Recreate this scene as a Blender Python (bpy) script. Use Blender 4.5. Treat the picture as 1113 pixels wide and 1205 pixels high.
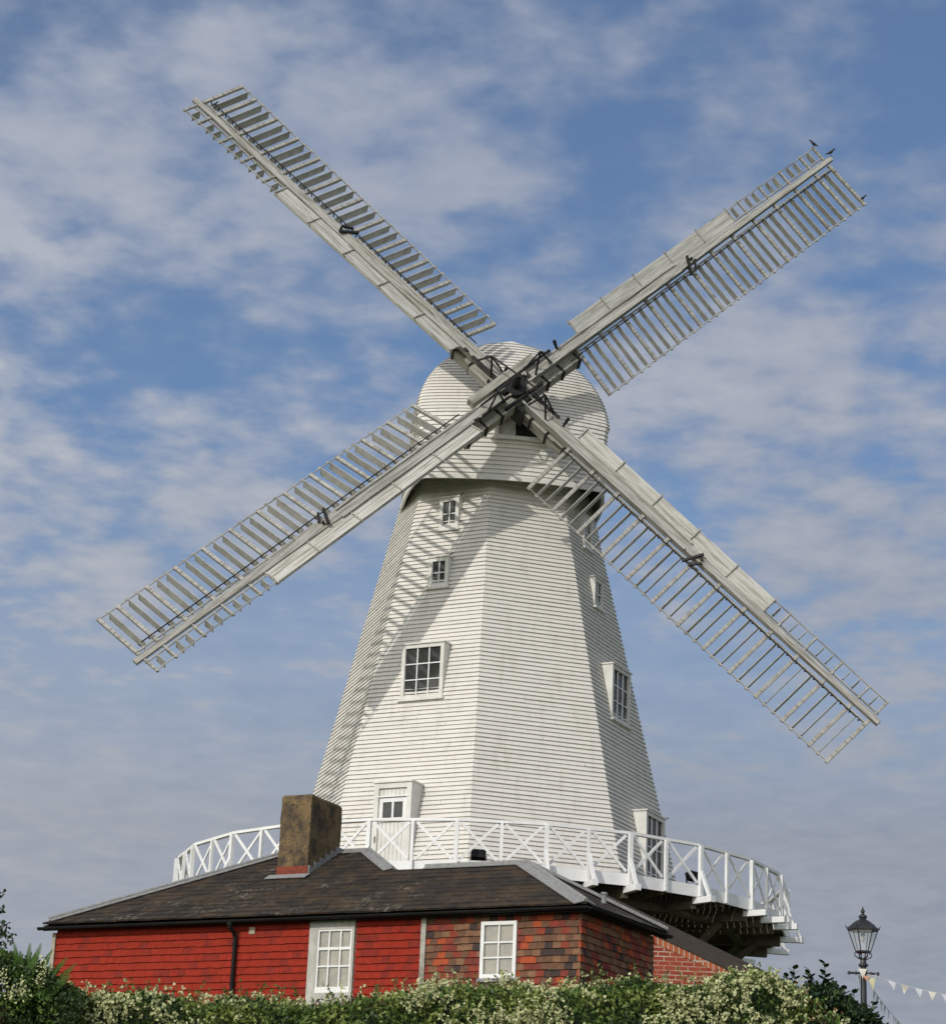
import bpy, math, random
from math import sin, cos, tan, pi, radians, sqrt, atan2
from mathutils import Vector as V, Matrix, noise

random.seed(7)
sc = bpy.context.scene
for o in list(bpy.data.objects):
    bpy.data.objects.remove(o, do_unlink=True)

# ------------------------------------------------------------------ camera
F_PX, PITCH, ROLL = 2815.88, 0.32502, 0.04316
cam_d = bpy.data.cameras.new('camera')
cam = bpy.data.objects.new('camera', cam_d)
sc.collection.objects.link(cam)
fwd = V((0, cos(PITCH), sin(PITCH)))
up0 = V((0, -sin(PITCH), cos(PITCH)))
rt0 = V((1, 0, 0))
rt = rt0 * cos(ROLL) + up0 * sin(ROLL)
up = -rt0 * sin(ROLL) + up0 * cos(ROLL)
m = Matrix((rt, up, -fwd)).transposed().to_4x4()
m.translation = V((0, 0, 1.6))
cam.matrix_world = m
cam_d.sensor_fit = 'HORIZONTAL'
cam_d.sensor_width = 36.0
cam_d.lens = 36.0 * F_PX / 1113.0
cam_d.clip_start = 0.1
cam_d.clip_end = 5000
sc.camera = cam

# ------------------------------------------------------------------ light
SUN_AZ, SUN_EL = radians(-34), radians(27)       # azimuth from the -Y direction (behind the camera), + = to the right
sun_dir = V((sin(SUN_AZ) * cos(SUN_EL), -cos(SUN_AZ) * cos(SUN_EL), sin(SUN_EL)))
sun_d = bpy.data.lights.new('sun', 'SUN')
sun_d.energy = 2.05
sun_d.angle = radians(0.8)
sun_d.color = (1.0, 0.95, 0.87)
sun = bpy.data.objects.new('sun', sun_d)
sc.collection.objects.link(sun)
sun.rotation_euler = sun_dir.to_track_quat('Z', 'Y').to_euler()
sun.location = sun_dir * 80

sc.view_settings.view_transform = 'Standard'
sc.view_settings.look = 'None'
sc.view_settings.exposure = 0.0
sc.view_settings.gamma = 1.0
sc.view_settings.use_curve_mapping = False
sc.cycles.max_bounces = 6
sc.cycles.use_adaptive_sampling = True

# ------------------------------------------------------------------ sky with cloud layer
SKY_BANKS = [(-0.1519, 0.4183, 0.0284, -0.09), (-0.1709, 0.3742, 0.0249, -0.08), (0.1484, 0.5424, 0.0675, -0.1), (0.2008, 0.5764, 0.0533, -0.06), (0.1637, 0.4732, 0.0249, -0.05), (0.0401, 0.5686, 0.0462, -0.05), (0.0951, 0.3364, 0.0213, -0.05), (-0.1821, 0.2945, 0.0213, -0.05), (-0.1117, 0.2938, 0.0213, -0.04), (-0.0689, 0.4452, 0.0426, 0.07), (-0.1187, 0.3365, 0.0391, 0.07), (0.1287, 0.4127, 0.0462, 0.07), (0.1625, 0.3296, 0.0391, 0.06), (-0.032, 0.3286, 0.0426, 0.05), (-0.187, 0.3453, 0.0213, 0.05), (-0.1671, 0.5051, 0.071, 0.03), (0.1404, 0.578, 0.0249, 0.05)]
def build_world():
    w = bpy.data.worlds.new('World')
    sc.world = w
    w.use_nodes = True
    nt = w.node_tree
    nt.nodes.clear()
    N, L = nt.nodes, nt.links
    def nd(t, **k):
        n = N.new(t)
        for a, b in k.items():
            setattr(n, a, b)
        return n
    def math_(op, a, b=None, c=None, clamp=False):
        n = nd('ShaderNodeMath', operation=op, use_clamp=clamp)
        for i, x in enumerate((a, b, c)):
            if x is None: continue
            if isinstance(x, (int, float)): n.inputs[i].default_value = x
            else: L.new(x, n.inputs[i])
        return n.outputs[0]
    out = nd('ShaderNodeOutputWorld')
    sky = nd('ShaderNodeTexSky')
    sky.sky_type = 'NISHITA'
    sky.sun_disc = False
    sky.sun_elevation = SUN_EL
    sky.sun_rotation = atan2(sun_dir.x, sun_dir.y)
    sky.air_density = 1.0
    sky.dust_density = 0.25
    sky.ozone_density = 3.0
    bg1 = nd('ShaderNodeBackground')
    bg1.inputs['Strength'].default_value = 0.092
    tint = nd('ShaderNodeMix', data_type='RGBA', blend_type='MULTIPLY')
    tint.inputs['Factor'].default_value = 1.0
    tint.inputs['B'].default_value = (0.84, 1.0, 1.12, 1)
    L.new(sky.outputs[0], tint.inputs['A'])
    L.new(tint.outputs['Result'], bg1.inputs['Color'])
    tc = nd('ShaderNodeTexCoord')
    sep = nd('ShaderNodeSeparateXYZ')
    L.new(tc.outputs['Generated'], sep.inputs[0])
    X, Y, Z = sep.outputs
    zc = math_('ADD', math_('MAXIMUM', Z, 0.0), 0.10)
    px = math_('DIVIDE', X, zc)
    py = math_('DIVIDE', Y, zc)
    comb = nd('ShaderNodeCombineXYZ')
    L.new(px, comb.inputs[0]); L.new(py, comb.inputs[1])
    comb.inputs[2].default_value = 3.7
    def fbm(scale, detail, rough, dist, stretch=(1, 1, 1), off=(0, 0, 0), rot=0.0):
        mp = nd('ShaderNodeMapping')
        mp.inputs['Scale'].default_value = stretch
        mp.inputs['Location'].default_value = off
        mp.inputs['Rotation'].default_value = (0, 0, rot)
        L.new(comb.outputs[0], mp.inputs[0])
        n = nd('ShaderNodeTexNoise')
        n.inputs['Scale'].default_value = scale
        n.inputs['Detail'].default_value = detail
        n.inputs['Roughness'].default_value = rough
        n.inputs['Distortion'].default_value = dist
        L.new(mp.outputs[0], n.inputs['Vector'])
        return n.outputs['Fac']
    big = fbm(1.7, 3, 0.5, 0.15, (1, 1, 1), (4.2, 1.3, 0), 0.35)
    mid = fbm(5.5, 3, 0.5, 0.1, (1.0, 0.8, 1), (1.7, 7.7, 0), 0.3)
    fine = fbm(13.0, 4, 0.5, 0.1, (1, 0.9, 1), (9.1, 2.2, 0), 0.2)
    puff = fbm(30.0, 3, 0.5, 0.1, (1, 1.0, 1), (2.1, 6.2, 0), 0.1)
    s = math_('MULTIPLY', big, 0.46)
    s = math_('MULTIPLY_ADD', mid, 0.36, s)
    s = math_('MULTIPLY_ADD', fine, 0.42, math_('SUBTRACT', s, 0.155))
    s = math_('MULTIPLY_ADD', puff, 0.15, s)
    # the cloud sheet thins out towards the upper right
    s = math_('MULTIPLY_ADD', X, -0.12, s)
    s = math_('MULTIPLY_ADD', Z, -0.16, s)
    # individual cloud banks (+) and clear gaps (-): direction, angular size, weight
    for (dx, dz, size, wgt) in SKY_BANKS:
        d_ = V((dx, 1.0, dz)).normalized()
        dn = nd('ShaderNodeVectorMath', operation='DOT_PRODUCT')
        dn.inputs[1].default_value = d_
        L.new(tc.outputs['Generated'], dn.inputs[0])
        e_ = math_('MULTIPLY', math_('SUBTRACT', dn.outputs['Value'], 1.0), 2.0 / size ** 2)
        s = math_('MULTIPLY_ADD', math_('EXPONENT', e_), wgt, s)
    ramp = nd('ShaderNodeMapRange', interpolation_type='SMOOTHSTEP')
    ramp.inputs['From Min'].default_value = 0.33
    ramp.inputs['From Max'].default_value = 0.60
    L.new(s, ramp.inputs['Value'])
    cov = math_('MULTIPLY_ADD', ramp.outputs[0], 0.78, 0.13)
    cr = nd('ShaderNodeMix', data_type='RGBA')
    cr.inputs['A'].default_value = (0.235, 0.28, 0.385, 1)
    cr.inputs['B'].default_value = (0.40, 0.42, 0.48, 1)
    t = math_('MULTIPLY_ADD', mid, 1.3, -0.35)
    t = math_('MULTIPLY_ADD', puff, 0.9, math_('SUBTRACT', t, 0.45))
    t = math_('MULTIPLY_ADD', fine, 1.9, math_('SUBTRACT', t, 0.77), clamp=True)
    hi = nd('ShaderNodeMapRange')
    hi.inputs['From Min'].default_value = 0.36
    hi.inputs['From Max'].default_value = 0.45
    hi.inputs['To Min'].default_value = 1.0
    hi.inputs['To Max'].default_value = 0.15
    L.new(Z, hi.inputs['Value'])
    t = math_('MULTIPLY', t, hi.outputs[0])
    L.new(t, cr.inputs['Factor'])
    hz = nd('ShaderNodeMix', data_type='RGBA')
    hz.inputs['B'].default_value = (0.268, 0.292, 0.338, 1)
    L.new(cr.outputs['Result'], hz.inputs['A'])
    h = nd('ShaderNodeMapRange')
    h.inputs['From Min'].default_value = 0.37
    h.inputs['From Max'].default_value = 0.19
    L.new(Z, h.inputs['Value'])
    L.new(math_('MULTIPLY', h.outputs[0], 0.62), hz.inputs['Factor'])
    bg2 = nd('ShaderNodeBackground')
    # forward scattering: cloud is brighter around the sun (behind the camera)
    sd = nd('ShaderNodeVectorMath', operation='DOT_PRODUCT')
    sd.inputs[1].default_value = sun_dir
    L.new(tc.outputs['Generated'], sd.inputs[0])
    g = math_('POWER', math_('MULTIPLY_ADD', sd.outputs['Value'], 0.5, 0.5), 2.0)
    wm = nd('ShaderNodeMix', data_type='RGBA')
    wm.inputs['B'].default_value = (0.49, 0.48, 0.46, 1)
    L.new(hz.outputs['Result'], wm.inputs['A'])
    L.new(math_('MULTIPLY', g, 3.0, clamp=True), wm.inputs['Factor'])
    L.new(math_('MULTIPLY_ADD', g, 2.6, 1.0), bg2.inputs['Strength'])
    L.new(wm.outputs['Result'], bg2.inputs['Color'])
    mix = nd('ShaderNodeMixShader')
    cov2 = math_('MAXIMUM', cov, math_('MULTIPLY', h.outputs[0], 0.98))
    L.new(cov2, mix.inputs[0])
    L.new(bg1.outputs[0], mix.inputs[1])
    L.new(bg2.outputs[0], mix.inputs[2])
    L.new(mix.outputs[0], out.inputs[0])
build_world()

# ------------------------------------------------------------------ materials
def mat(name, col, col2=None, scale=6.0, rough=0.75, bump=0.0, bscale=40.0, stretch=(1, 1, 1), detail=6, spec=0.3,
        lo=0.35, hi=0.65, col3=None, scale3=2.0, lo3=0.6, hi3=0.7, metallic=0.0, axes=None, streak=None):
    M = bpy.data.materials.new(name)
    M.use_nodes = True
    nt = M.node_tree
    b = nt.nodes['Principled BSDF']
    L = nt.links
    b.inputs['Roughness'].default_value = rough
    b.inputs['Specular IOR Level'].default_value = spec
    b.inputs['Metallic'].default_value = metallic
    b.inputs['Base Color'].default_value = (*col, 1)
    tc = nt.nodes.new('ShaderNodeTexCoord')
    mp = nt.nodes.new('ShaderNodeMapping')
    mp.inputs['Scale'].default_value = stretch
    if axes:                                # timber grain: run the pattern along the first axis
        cbx = nt.nodes.new('ShaderNodeCombineXYZ')
        for i_, a_ in enumerate(axes):
            d_ = nt.nodes.new('ShaderNodeVectorMath'); d_.operation = 'DOT_PRODUCT'
            d_.inputs[1].default_value = a_
            L.new(tc.outputs['Object'], d_.inputs[0])
            L.new(d_.outputs['Value'], cbx.inputs[i_])
        L.new(cbx.outputs[0], mp.inputs[0])
    else:
        L.new(tc.outputs['Object'], mp.inputs[0])
    cur = None
    def blend(a, bcol, sc_, lo_, hi_, off):
        n = nt.nodes.new('ShaderNodeTexNoise')
        n.inputs['Scale'].default_value = sc_
        n.inputs['Detail'].default_value = detail
        n.inputs['Roughness'].default_value = 0.62
        ad = nt.nodes.new('ShaderNodeVectorMath')
        ad.operation = 'ADD'
        ad.inputs[1].default_value = (off, off * 0.7, off * 1.3)
        L.new(mp.outputs[0], ad.inputs[0])
        L.new(ad.outputs[0], n.inputs['Vector'])
        r = nt.nodes.new('ShaderNodeMapRange')
        r.inputs['From Min'].default_value = lo_
        r.inputs['From Max'].default_value = hi_
        L.new(n.outputs['Fac'], r.inputs['Value'])
        x = nt.nodes.new('ShaderNodeMix')
        x.data_type = 'RGBA'
        if isinstance(a, tuple): x.inputs['A'].default_value = (*a, 1)
        else: L.new(a, x.inputs['A'])
        x.inputs['B'].default_value = (*bcol, 1)
        L.new(r.outputs[0], x.inputs['Factor'])
        return x.outputs['Result']
    if col2: cur = blend(col, col2, scale, lo, hi, 0.0)
    if streak:
        keep = mp
        mp = nt.nodes.new('ShaderNodeMapping')
        mp.inputs['Scale'].default_value = (1, 1, .06)
        L.new(tc.outputs['Object'], mp.inputs[0])
        cur = blend(cur, streak, 5.0, 0.52, 0.80, 9.1)
        mp = keep
    if col3: cur = blend(cur if cur is not None else col, col3, scale3, lo3, hi3, 5.3)
    if cur is not None: L.new(cur, b.inputs['Base Color'])
    if bump:
        n = nt.nodes.new('ShaderNodeTexNoise')
        n.inputs['Scale'].default_value = bscale
        n.inputs['Detail'].default_value = 4
        L.new(mp.outputs[0], n.inputs['Vector'])
        bp = nt.nodes.new('ShaderNodeBump')
        bp.inputs['Strength'].default_value = bump
        bp.inputs['Distance'].default_value = 0.02
        L.new(n.outputs['Fac'], bp.inputs['Height'])
        L.new(bp.outputs[0], b.inputs['Normal'])
    return M

M = {}
M['board'] = mat('white_weatherboard', (0.715, 0.69, 0.64), (0.645, 0.62, 0.57), 1.6, 0.6, 0.12, 14, (1, 1, 6), lo=0.4, hi=0.75,
                 col3=(0.56, 0.53, 0.46), scale3=3.5, lo3=0.64, hi3=0.80, streak=(0.56, 0.535, 0.475))
M['trim'] = mat('white_trim', (0.73, 0.715, 0.67), (0.60, 0.585, 0.54), 3.0, 0.5, 0.05, 20)
M['oldwhite'] = mat('weathered_white_paint', (0.52, 0.505, 0.46), (0.36, 0.35, 0.315), 5.0, 0.7, 0.2, 20, (2, 2, .7))
M['rail'] = mat('white_rail', (0.80, 0.80, 0.79), (0.68, 0.68, 0.66), 3.0, 0.5, lo=0.45, hi=0.75)
_S, _U, _N = (0.99378, 0.11137, 0), (-0.028, 0.25, 0.968), (0.1078, -0.9619, 0.2513)
_q = 0.7071
for _k, (_a, _b) in enumerate(((1, 1), (-1, 1))):
    _R = tuple(_q * (_a * _S[i] + _b * _U[i]) for i in range(3))
    _W = tuple(_q * (-_b * _S[i] + _a * _U[i]) for i in range(3))
    ax_ = (_R, _W, _N)
    M['sail%d' % _k] = mat('weathered_sail_timber', (0.44, 0.43, 0.395), (0.185, 0.172, 0.14), 4.0, 0.75, 0.4, 12, (.35, 5, 5), lo=0.41, hi=0.68,
                           col3=(0.10, 0.09, 0.06), scale3=2.2, lo3=0.585, hi3=0.70, axes=ax_)
    M['sailboard%d' % _k] = mat('sail_leading_board_paint', (0.54, 0.53, 0.49), (0.28, 0.265, 0.22), 3.0, 0.65, 0.3, 12, (.4, 5, 5), lo=0.43, hi=0.69,
                                col3=(0.16, 0.15, 0.09), scale3=1.8, lo3=0.63, hi3=0.74, axes=ax_)
    M['stock%d' % _k] = mat('stock_timber', (0.38, 0.37, 0.325), (0.18, 0.165, 0.13), 4.0, 0.75, 0.4, 12, (.4, 4, 4), lo=0.42, hi=0.66,
                            col3=(0.08, 0.072, 0.05), scale3=2.2, lo3=0.57, hi3=0.70, axes=ax_)
M['shutter'] = mat('shutter_paint', (0.45, 0.445, 0.425), (0.31, 0.30, 0.27), 5.0, 0.7, 0.1, 30, lo=.42, hi=.7)
M['stock'] = mat('grey_timber', (0.44, 0.425, 0.375), (0.27, 0.25, 0.205), 4.0, 0.75, 0.3, 24, lo=0.4, hi=0.65,
                 col3=(0.11, 0.10, 0.07), scale3=3.0, lo3=0.58, hi3=0.72)
M['iron'] = mat('black_iron', (0.012, 0.012, 0.012), (0.02, 0.018, 0.016), 8.0, 0.55, 0.2, 40)
M['dark'] = mat('painted_void_shade', (0.02, 0.019, 0.017), (0.035, 0.03, 0.026), 4.0, 0.9)  # near-black colour standing in for the shade inside the hatch
M['understage'] = mat('stage_timber', (0.13, 0.11, 0.075), (0.08, 0.065, 0.045), 6.0, 0.85, 0.2, 30)
M['glass'] = mat('window_glass', (0.028, 0.03, 0.03), (0.055, 0.055, 0.05), 2.0, 0.06, spec=0.5)
M['tile_red'] = [mat('painted_red_tile', (0.305, 0.032, 0.018), (0.235, 0.026, 0.015), 7.0, 0.85, 0.3, 30, spec=.1, col3=(0.34, 0.045, 0.02), scale3=9, lo3=0.6, hi3=0.75),
                 mat('painted_red_tile_worn', (0.25, 0.031, 0.02), (0.165, 0.025, 0.018), 7.0, 0.85, 0.3, 30, spec=.1, col3=(0.17, 0.05, 0.04), scale3=5, lo3=0.62, hi3=0.72)]
M['tile'] = [mat('tile_brown', (0.17, 0.082, 0.046), (0.11, 0.055, 0.034), 12, 0.85, 0.4, 40),
             mat('tile_tan', (0.24, 0.13, 0.072), (0.16, 0.08, 0.046), 12, 0.85, 0.4, 40),
             mat('tile_orange', (0.40, 0.075, 0.024), (0.30, 0.06, 0.022), 12, 0.8, 0.4, 40),
             mat('tile_red_dark', (0.20, 0.04, 0.026), (0.14, 0.03, 0.022), 12, 0.8, 0.4, 40),
             mat('tile_black', (0.035, 0.026, 0.024), (0.06, 0.035, 0.03), 12, 0.8, 0.4, 40),
             mat('tile_red', (0.26, 0.046, 0.024), (0.18, 0.036, 0.022), 12, 0.8, 0.4, 40)]
M['lead'] = mat('lead_sheet', (0.30, 0.30, 0.295), (0.20, 0.20, 0.195), 14.0, 0.7, 0.3, 30)
M['blackpaint'] = mat('black_gutter_paint', (0.008, 0.008, 0.009), (0.014, 0.014, 0.014), 5, 0.6, spec=.15)
M['render'] = mat('lichen_covered_render', (0.19, 0.13, 0.063), (0.07, 0.054, 0.038), 3.6, 0.95, 1.0, 22, (1, 1, 0.8), detail=9, lo=0.42, hi=0.60,
                  col3=(0.022, 0.02, 0.018), scale3=26.0, lo3=0.55, hi3=0.66)
M['render_side'] = M['render']
M['brickband'] = mat('chimney_brick', (0.24, 0.055, 0.03), (0.13, 0.035, 0.025), 14, 0.9, 0.3, 40)
M['blind'] = mat('cream_blind', (0.84, 0.77, 0.59), (0.74, 0.66, 0.48), 5, 0.8)
M['curtain'] = mat('pale_curtain', (0.62, 0.70, 0.74), (0.30, 0.37, 0.42), 7, 0.8, stretch=(3, 3, 0.35), lo=.4, hi=.62)
M['plaster'] = mat('pale_plaster', (0.42, 0.37, 0.29), (0.30, 0.26, 0.2), 6, 0.9)
M['leafA'] = mat('leaf_mid_green', (0.095, 0.16, 0.028), (0.07, 0.12, 0.022), 3, 0.55, spec=0.35)
M['leafB'] = mat('leaf_light_green', (0.20, 0.25, 0.06), (0.16, 0.20, 0.045), 3, 0.55, spec=0.35)
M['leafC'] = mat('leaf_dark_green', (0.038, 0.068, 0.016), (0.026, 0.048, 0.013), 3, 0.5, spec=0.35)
M['leafdry'] = mat('leaf_reddish', (0.16, 0.075, 0.03), (0.12, 0.06, 0.03), 3, 0.7)
M['flower'] = mat('cream_flower', (0.54, 0.54, 0.31), (0.42, 0.44, 0.21), 8, 0.8)
M['leafR'] = mat('leaf_blackish_green', (0.016, 0.036, 0.015), (0.022, 0.046, 0.018), 3, 0.4, spec=0.4)
M['frond'] = mat('frond_green', (0.075, 0.145, 0.022), (0.05, 0.105, 0.018), 3, 0.55)
M['bark'] = mat('bark', (0.10, 0.075, 0.05), (0.06, 0.045, 0.03), 8, 0.9, 0.5, 20)
M['cream'] = mat('cream_cloth', (0.72, 0.70, 0.62), (0.62, 0.58, 0.50), 12, 0.85)
M['white_cloth'] = mat('white_cloth', (0.66, 0.66, 0.68), (0.50, 0.52, 0.58), 40, 0.85)
M['yellow_cloth'] = mat('pale_yellow_cloth', (0.70, 0.66, 0.42), (0.62, 0.58, 0.36), 20, 0.85)
M['peach_cloth'] = mat('peach_cloth', (0.62, 0.36, 0.25), (0.52, 0.28, 0.2), 20, 0.85)
M['lampblack'] = mat('lamp_black_paint', (0.014, 0.015, 0.018), (0.022, 0.023, 0.026), 6, 0.4, spec=0.5)
M['bird'] = mat('dark_feather', (0.02, 0.02, 0.022), (0.045, 0.042, 0.042), 30, 0.6)
M['bulb'] = mat('pale_bulb', (0.7, 0.7, 0.66))
M['grass'] = mat('grass', (0.06, 0.10, 0.025), (0.09, 0.11, 0.035), 0.8, 0.95, 0.6, 6, col3=(0.12, 0.11, 0.05), scale3=0.3)

def lamp_glass():
    m_ = bpy.data.materials.new('lamp_glass')
    m_.use_nodes = True
    nt = m_.node_tree
    b = nt.nodes['Principled BSDF']
    b.inputs['Base Color'].default_value = (0.75, 0.78, 0.8, 1)
    b.inputs['Roughness'].default_value = 0.15
    tr = nt.nodes.new('ShaderNodeBsdfTransparent')
    mx = nt.nodes.new('ShaderNodeMixShader')
    mx.inputs[0].default_value = 0.22
    nt.links.new(tr.outputs[0], mx.inputs[1])
    nt.links.new(b.outputs[0], mx.inputs[2])
    nt.links.new(mx.outputs[0], nt.nodes['Material Output'].inputs[0])
    return m_
M['lampglass'] = lamp_glass()

def course_mat(name, cols, mortar, du, bw, bh, lichen=None, rough=0.9, msize=0.012, bump=0.4):
    """brick / slate pattern laid along direction du (horizontal) and up the surface"""
    m_ = bpy.data.materials.new(name)
    m_.use_nodes = True
    nt = m_.node_tree
    L = nt.links
    b = nt.nodes['Principled BSDF']
    b.inputs['Roughness'].default_value = rough
    b.inputs['Specular IOR Level'].default_value = 0.25
    tc = nt.nodes.new('ShaderNodeTexCoord')
    dt = nt.nodes.new('ShaderNodeVectorMath'); dt.operation = 'DOT_PRODUCT'
    dt.inputs[1].default_value = du
    L.new(tc.outputs['Object'], dt.inputs[0])
    sp = nt.nodes.new('ShaderNodeSeparateXYZ')
    L.new(tc.outputs['Object'], sp.inputs[0])
    cb = nt.nodes.new('ShaderNodeCombineXYZ')
    L.new(dt.outputs['Value'], cb.inputs[0]); L.new(sp.outputs[2], cb.inputs[1])
    br = nt.nodes.new('ShaderNodeTexBrick')
    br.inputs['Scale'].default_value = 1.0
    br.inputs['Brick Width'].default_value = bw
    br.inputs['Row Height'].default_value = bh
    br.inputs['Mortar Size'].default_value = msize
    br.inputs['Mortar Smooth'].default_value = 0.2
    br.inputs['Bias'].default_value = 0.0
    br.inputs['Color1'].default_value = (*cols[0], 1)
    br.inputs['Color2'].default_value = (*cols[1], 1)
    br.inputs['Mortar'].default_value = (*mortar, 1)
    L.new(cb.outputs[0], br.inputs['Vector'])
    cur = br.outputs['Color']
    def nz(sc_, lo, hi, off, stretch=(1, 1, 1)):
        mp = nt.nodes.new('ShaderNodeMapping')
        mp.inputs['Location'].default_value = (off, off, off)
        mp.inputs['Scale'].default_value = stretch
        L.new(tc.outputs['Object'], mp.inputs[0])
        n = nt.nodes.new('ShaderNodeTexNoise')
        n.inputs['Scale'].default_value = sc_
        n.inputs['Detail'].default_value = 7
        n.inputs['Roughness'].default_value = 0.65
        L.new(mp.outputs[0], n.inputs['Vector'])
        r = nt.nodes.new('ShaderNodeMapRange')
        r.inputs['From Min'].default_value = lo
        r.inputs['From Max'].default_value = hi
        L.new(n.outputs['Fac'], r.inputs['Value'])
        return r.outputs[0], n.outputs['Fac']
    def mixc(a, col, fac):
        x = nt.nodes.new('ShaderNodeMix'); x.data_type = 'RGBA'
        L.new(a, x.inputs['A'])
        x.inputs['B'].default_value = (*col, 1)
        L.new(fac, x.inputs['Factor'])
        return x.outputs['Result']
    if len(cols) > 2:
        f, _ = nz(2.2, 0.45, 0.7, 3.0)
        cur = mixc(cur, cols[2], f)
    if lichen:
        f1, _ = nz(11.0, 0.50, 0.64, 11.0)
        f2, _ = nz(0.75, 0.52, 0.70, 21.0, (1, 1, 1.6))
        ml = nt.nodes.new('ShaderNodeMath'); ml.operation = 'MULTIPLY'
        L.new(f1, ml.inputs[0]); L.new(f2, ml.inputs[1])
        cur = mixc(cur, lichen, ml.outputs[0])
    L.new(cur, b.inputs['Base Color'])
    f3, raw = nz(25, 0, 1, 7)
    ad = nt.nodes.new('ShaderNodeMath'); ad.operation = 'MULTIPLY_ADD'
    L.new(br.outputs['Fac'], ad.inputs[0]); ad.inputs[1].default_value = -0.6; L.new(raw, ad.inputs[2])
    bp = nt.nodes.new('ShaderNodeBump')
    bp.inputs['Strength'].default_value = bump
    bp.inputs['Distance'].default_value = 0.02
    L.new(ad.outputs[0], bp.inputs['Height'])
    L.new(bp.outputs[0], b.inputs['Normal'])
    return m_

# ------------------------------------------------------------------ mesh builder
COL = sc.collection
class MB:
    def __init__(self):
        self.v, self.f, self.mi = [], [], []
    def face(self, pts, mi=0):
        b = len(self.v)
        self.v.extend(pts)
        self.f.append(tuple(range(b, b + len(pts))))
        self.mi.append(mi)
    def box8(self, p, mi=0):
        """p: 4 bottom points (ccw from above) then 4 top points"""
        b = len(self.v)
        self.v.extend(p)
        for q in ((0, 3, 2, 1), (4, 5, 6, 7), (0, 1, 5, 4), (1, 2, 6, 5), (2, 3, 7, 6), (3, 0, 4, 7)):
            self.f.append(tuple(b + i for i in q)); self.mi.append(mi)
    def obox(self, o, a, b, c, mi=0):
        """box from corner o with edge vectors a, b, c"""
        if a.cross(b).dot(c) < 0:
            a, b = b, a
        self.box8([o, o + a, o + a + b, o + b, o + c, o + a + c, o + a + b + c, o + b + c], mi)
    def beam(self, p0, p1, w, h, upv=V((0, 0, 1)), mi=0, w1=None, h1=None):
        """timber from p0 to p1, w across, h along upv"""
        ax = (p1 - p0).normalized()
        sd = ax.cross(upv)
        if sd.length < 1e-5: sd = ax.cross(V((0, 1, 0.01)))
        sd.normalize()
        u = sd.cross(ax).normalized()
        w1 = w if w1 is None else w1
        h1 = h if h1 is None else h1
        P = []
        for p, ww, hh in ((p0, w, h), (p1, w1, h1)):
            P += [p - sd * ww / 2 - u * hh / 2, p + sd * ww / 2 - u * hh / 2, p + sd * ww / 2 + u * hh / 2, p - sd * ww / 2 + u * hh / 2]
        self.box8(P, mi)
    def tube(self, pts, r, n=8, mi=0, cap=True):
        rr = r if isinstance(r, (list, tuple)) else [r] * len(pts)
        rings = []
        prev = None
        for i, p in enumerate(pts):
            a = pts[max(i - 1, 0)]; c = pts[min(i + 1, len(pts) - 1)]
            ax = (c - a).normalized()
            if prev is None:
                s = ax.cross(V((0.13, 0.21, 1)))
                if s.length < 1e-3: s = ax.cross(V((1, 0, 0)))
            else:
                s = prev - ax * prev.dot(ax)
            s.normalize(); prev = s
            t = ax.cross(s)
            b = len(self.v)
            for k in range(n):
                an = 2 * pi * k / n
                self.v.append(p + (s * cos(an) + t * sin(an)) * rr[i])
            rings.append(b)
        for i in range(len(rings) - 1):
            for k in range(n):
                k2 = (k + 1) % n
                self.f.append((rings[i] + k, rings[i] + k2, rings[i + 1] + k2, rings[i + 1] + k)); self.mi.append(mi)
        if cap:
            self.f.append(tuple(rings[0] + k for k in reversed(range(n)))); self.mi.append(mi)
            self.f.append(tuple(rings[-1] + k for k in range(n))); self.mi.append(mi)
    def rings(self, rr, closed=True, mi=0, cap=True):
        """list of rings (same number of points)"""
        n = len(rr[0]); bs = []
        for r in rr:
            bs.append(len(self.v)); self.v.extend(r)
        for i in range(len(rr) - 1):
            for k in range(n if closed else n - 1):
                k2 = (k + 1) % n
                self.f.append((bs[i] + k, bs[i] + k2, bs[i + 1] + k2, bs[i + 1] + k)); self.mi.append(mi)
        if cap and closed:
            self.f.append(tuple(bs[0] + k for k in reversed(range(n)))); self.mi.append(mi)
            self.f.append(tuple(bs[-1] + k for k in range(n))); self.mi.append(mi)
    def lathe(self, c, prof, n=16, mi=0):
        rr = [[c + V((r * cos(2 * pi * k / n), r * sin(2 * pi * k / n), z)) for k in range(n)] for r, z in prof]
        self.rings(rr, True, mi)
    def build(self, name, mats, parent=None, smooth=False, origin=None):
        me = bpy.data.meshes.new(name)
        og = origin if origin is not None else (root_origin(parent) if parent else V((0, 0, 0)))
        me.from_pydata([tuple(p - og) for p in self.v], [], self.f)
        ms = mats if isinstance(mats, (list, tuple)) else [mats]
        for x in ms: me.materials.append(x)
        if len(ms) > 1:
            me.polygons.foreach_set('material_index', self.mi)
        if smooth:
            me.polygons.foreach_set('use_smooth', [True] * len(me.polygons))
        me.update()
        o = bpy.data.objects.new(name, me)
        COL.objects.link(o)
        if parent: o.parent = parent
        else: o.location = og
        return o

def root_origin(o):
    while o.parent: o = o.parent
    return o.location.copy()
def thing(name, label, cat, loc, group=None):
    o = bpy.data.objects.new(name, None)
    COL.objects.link(o)
    o.location = loc
    o.empty_display_size = 0.3
    tag(o, label, cat, group)
    return o
def tag(o, label, cat, group=None):
    o['label'] = label; o['category'] = cat
    if group: o['group'] = group
    return o

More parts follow.
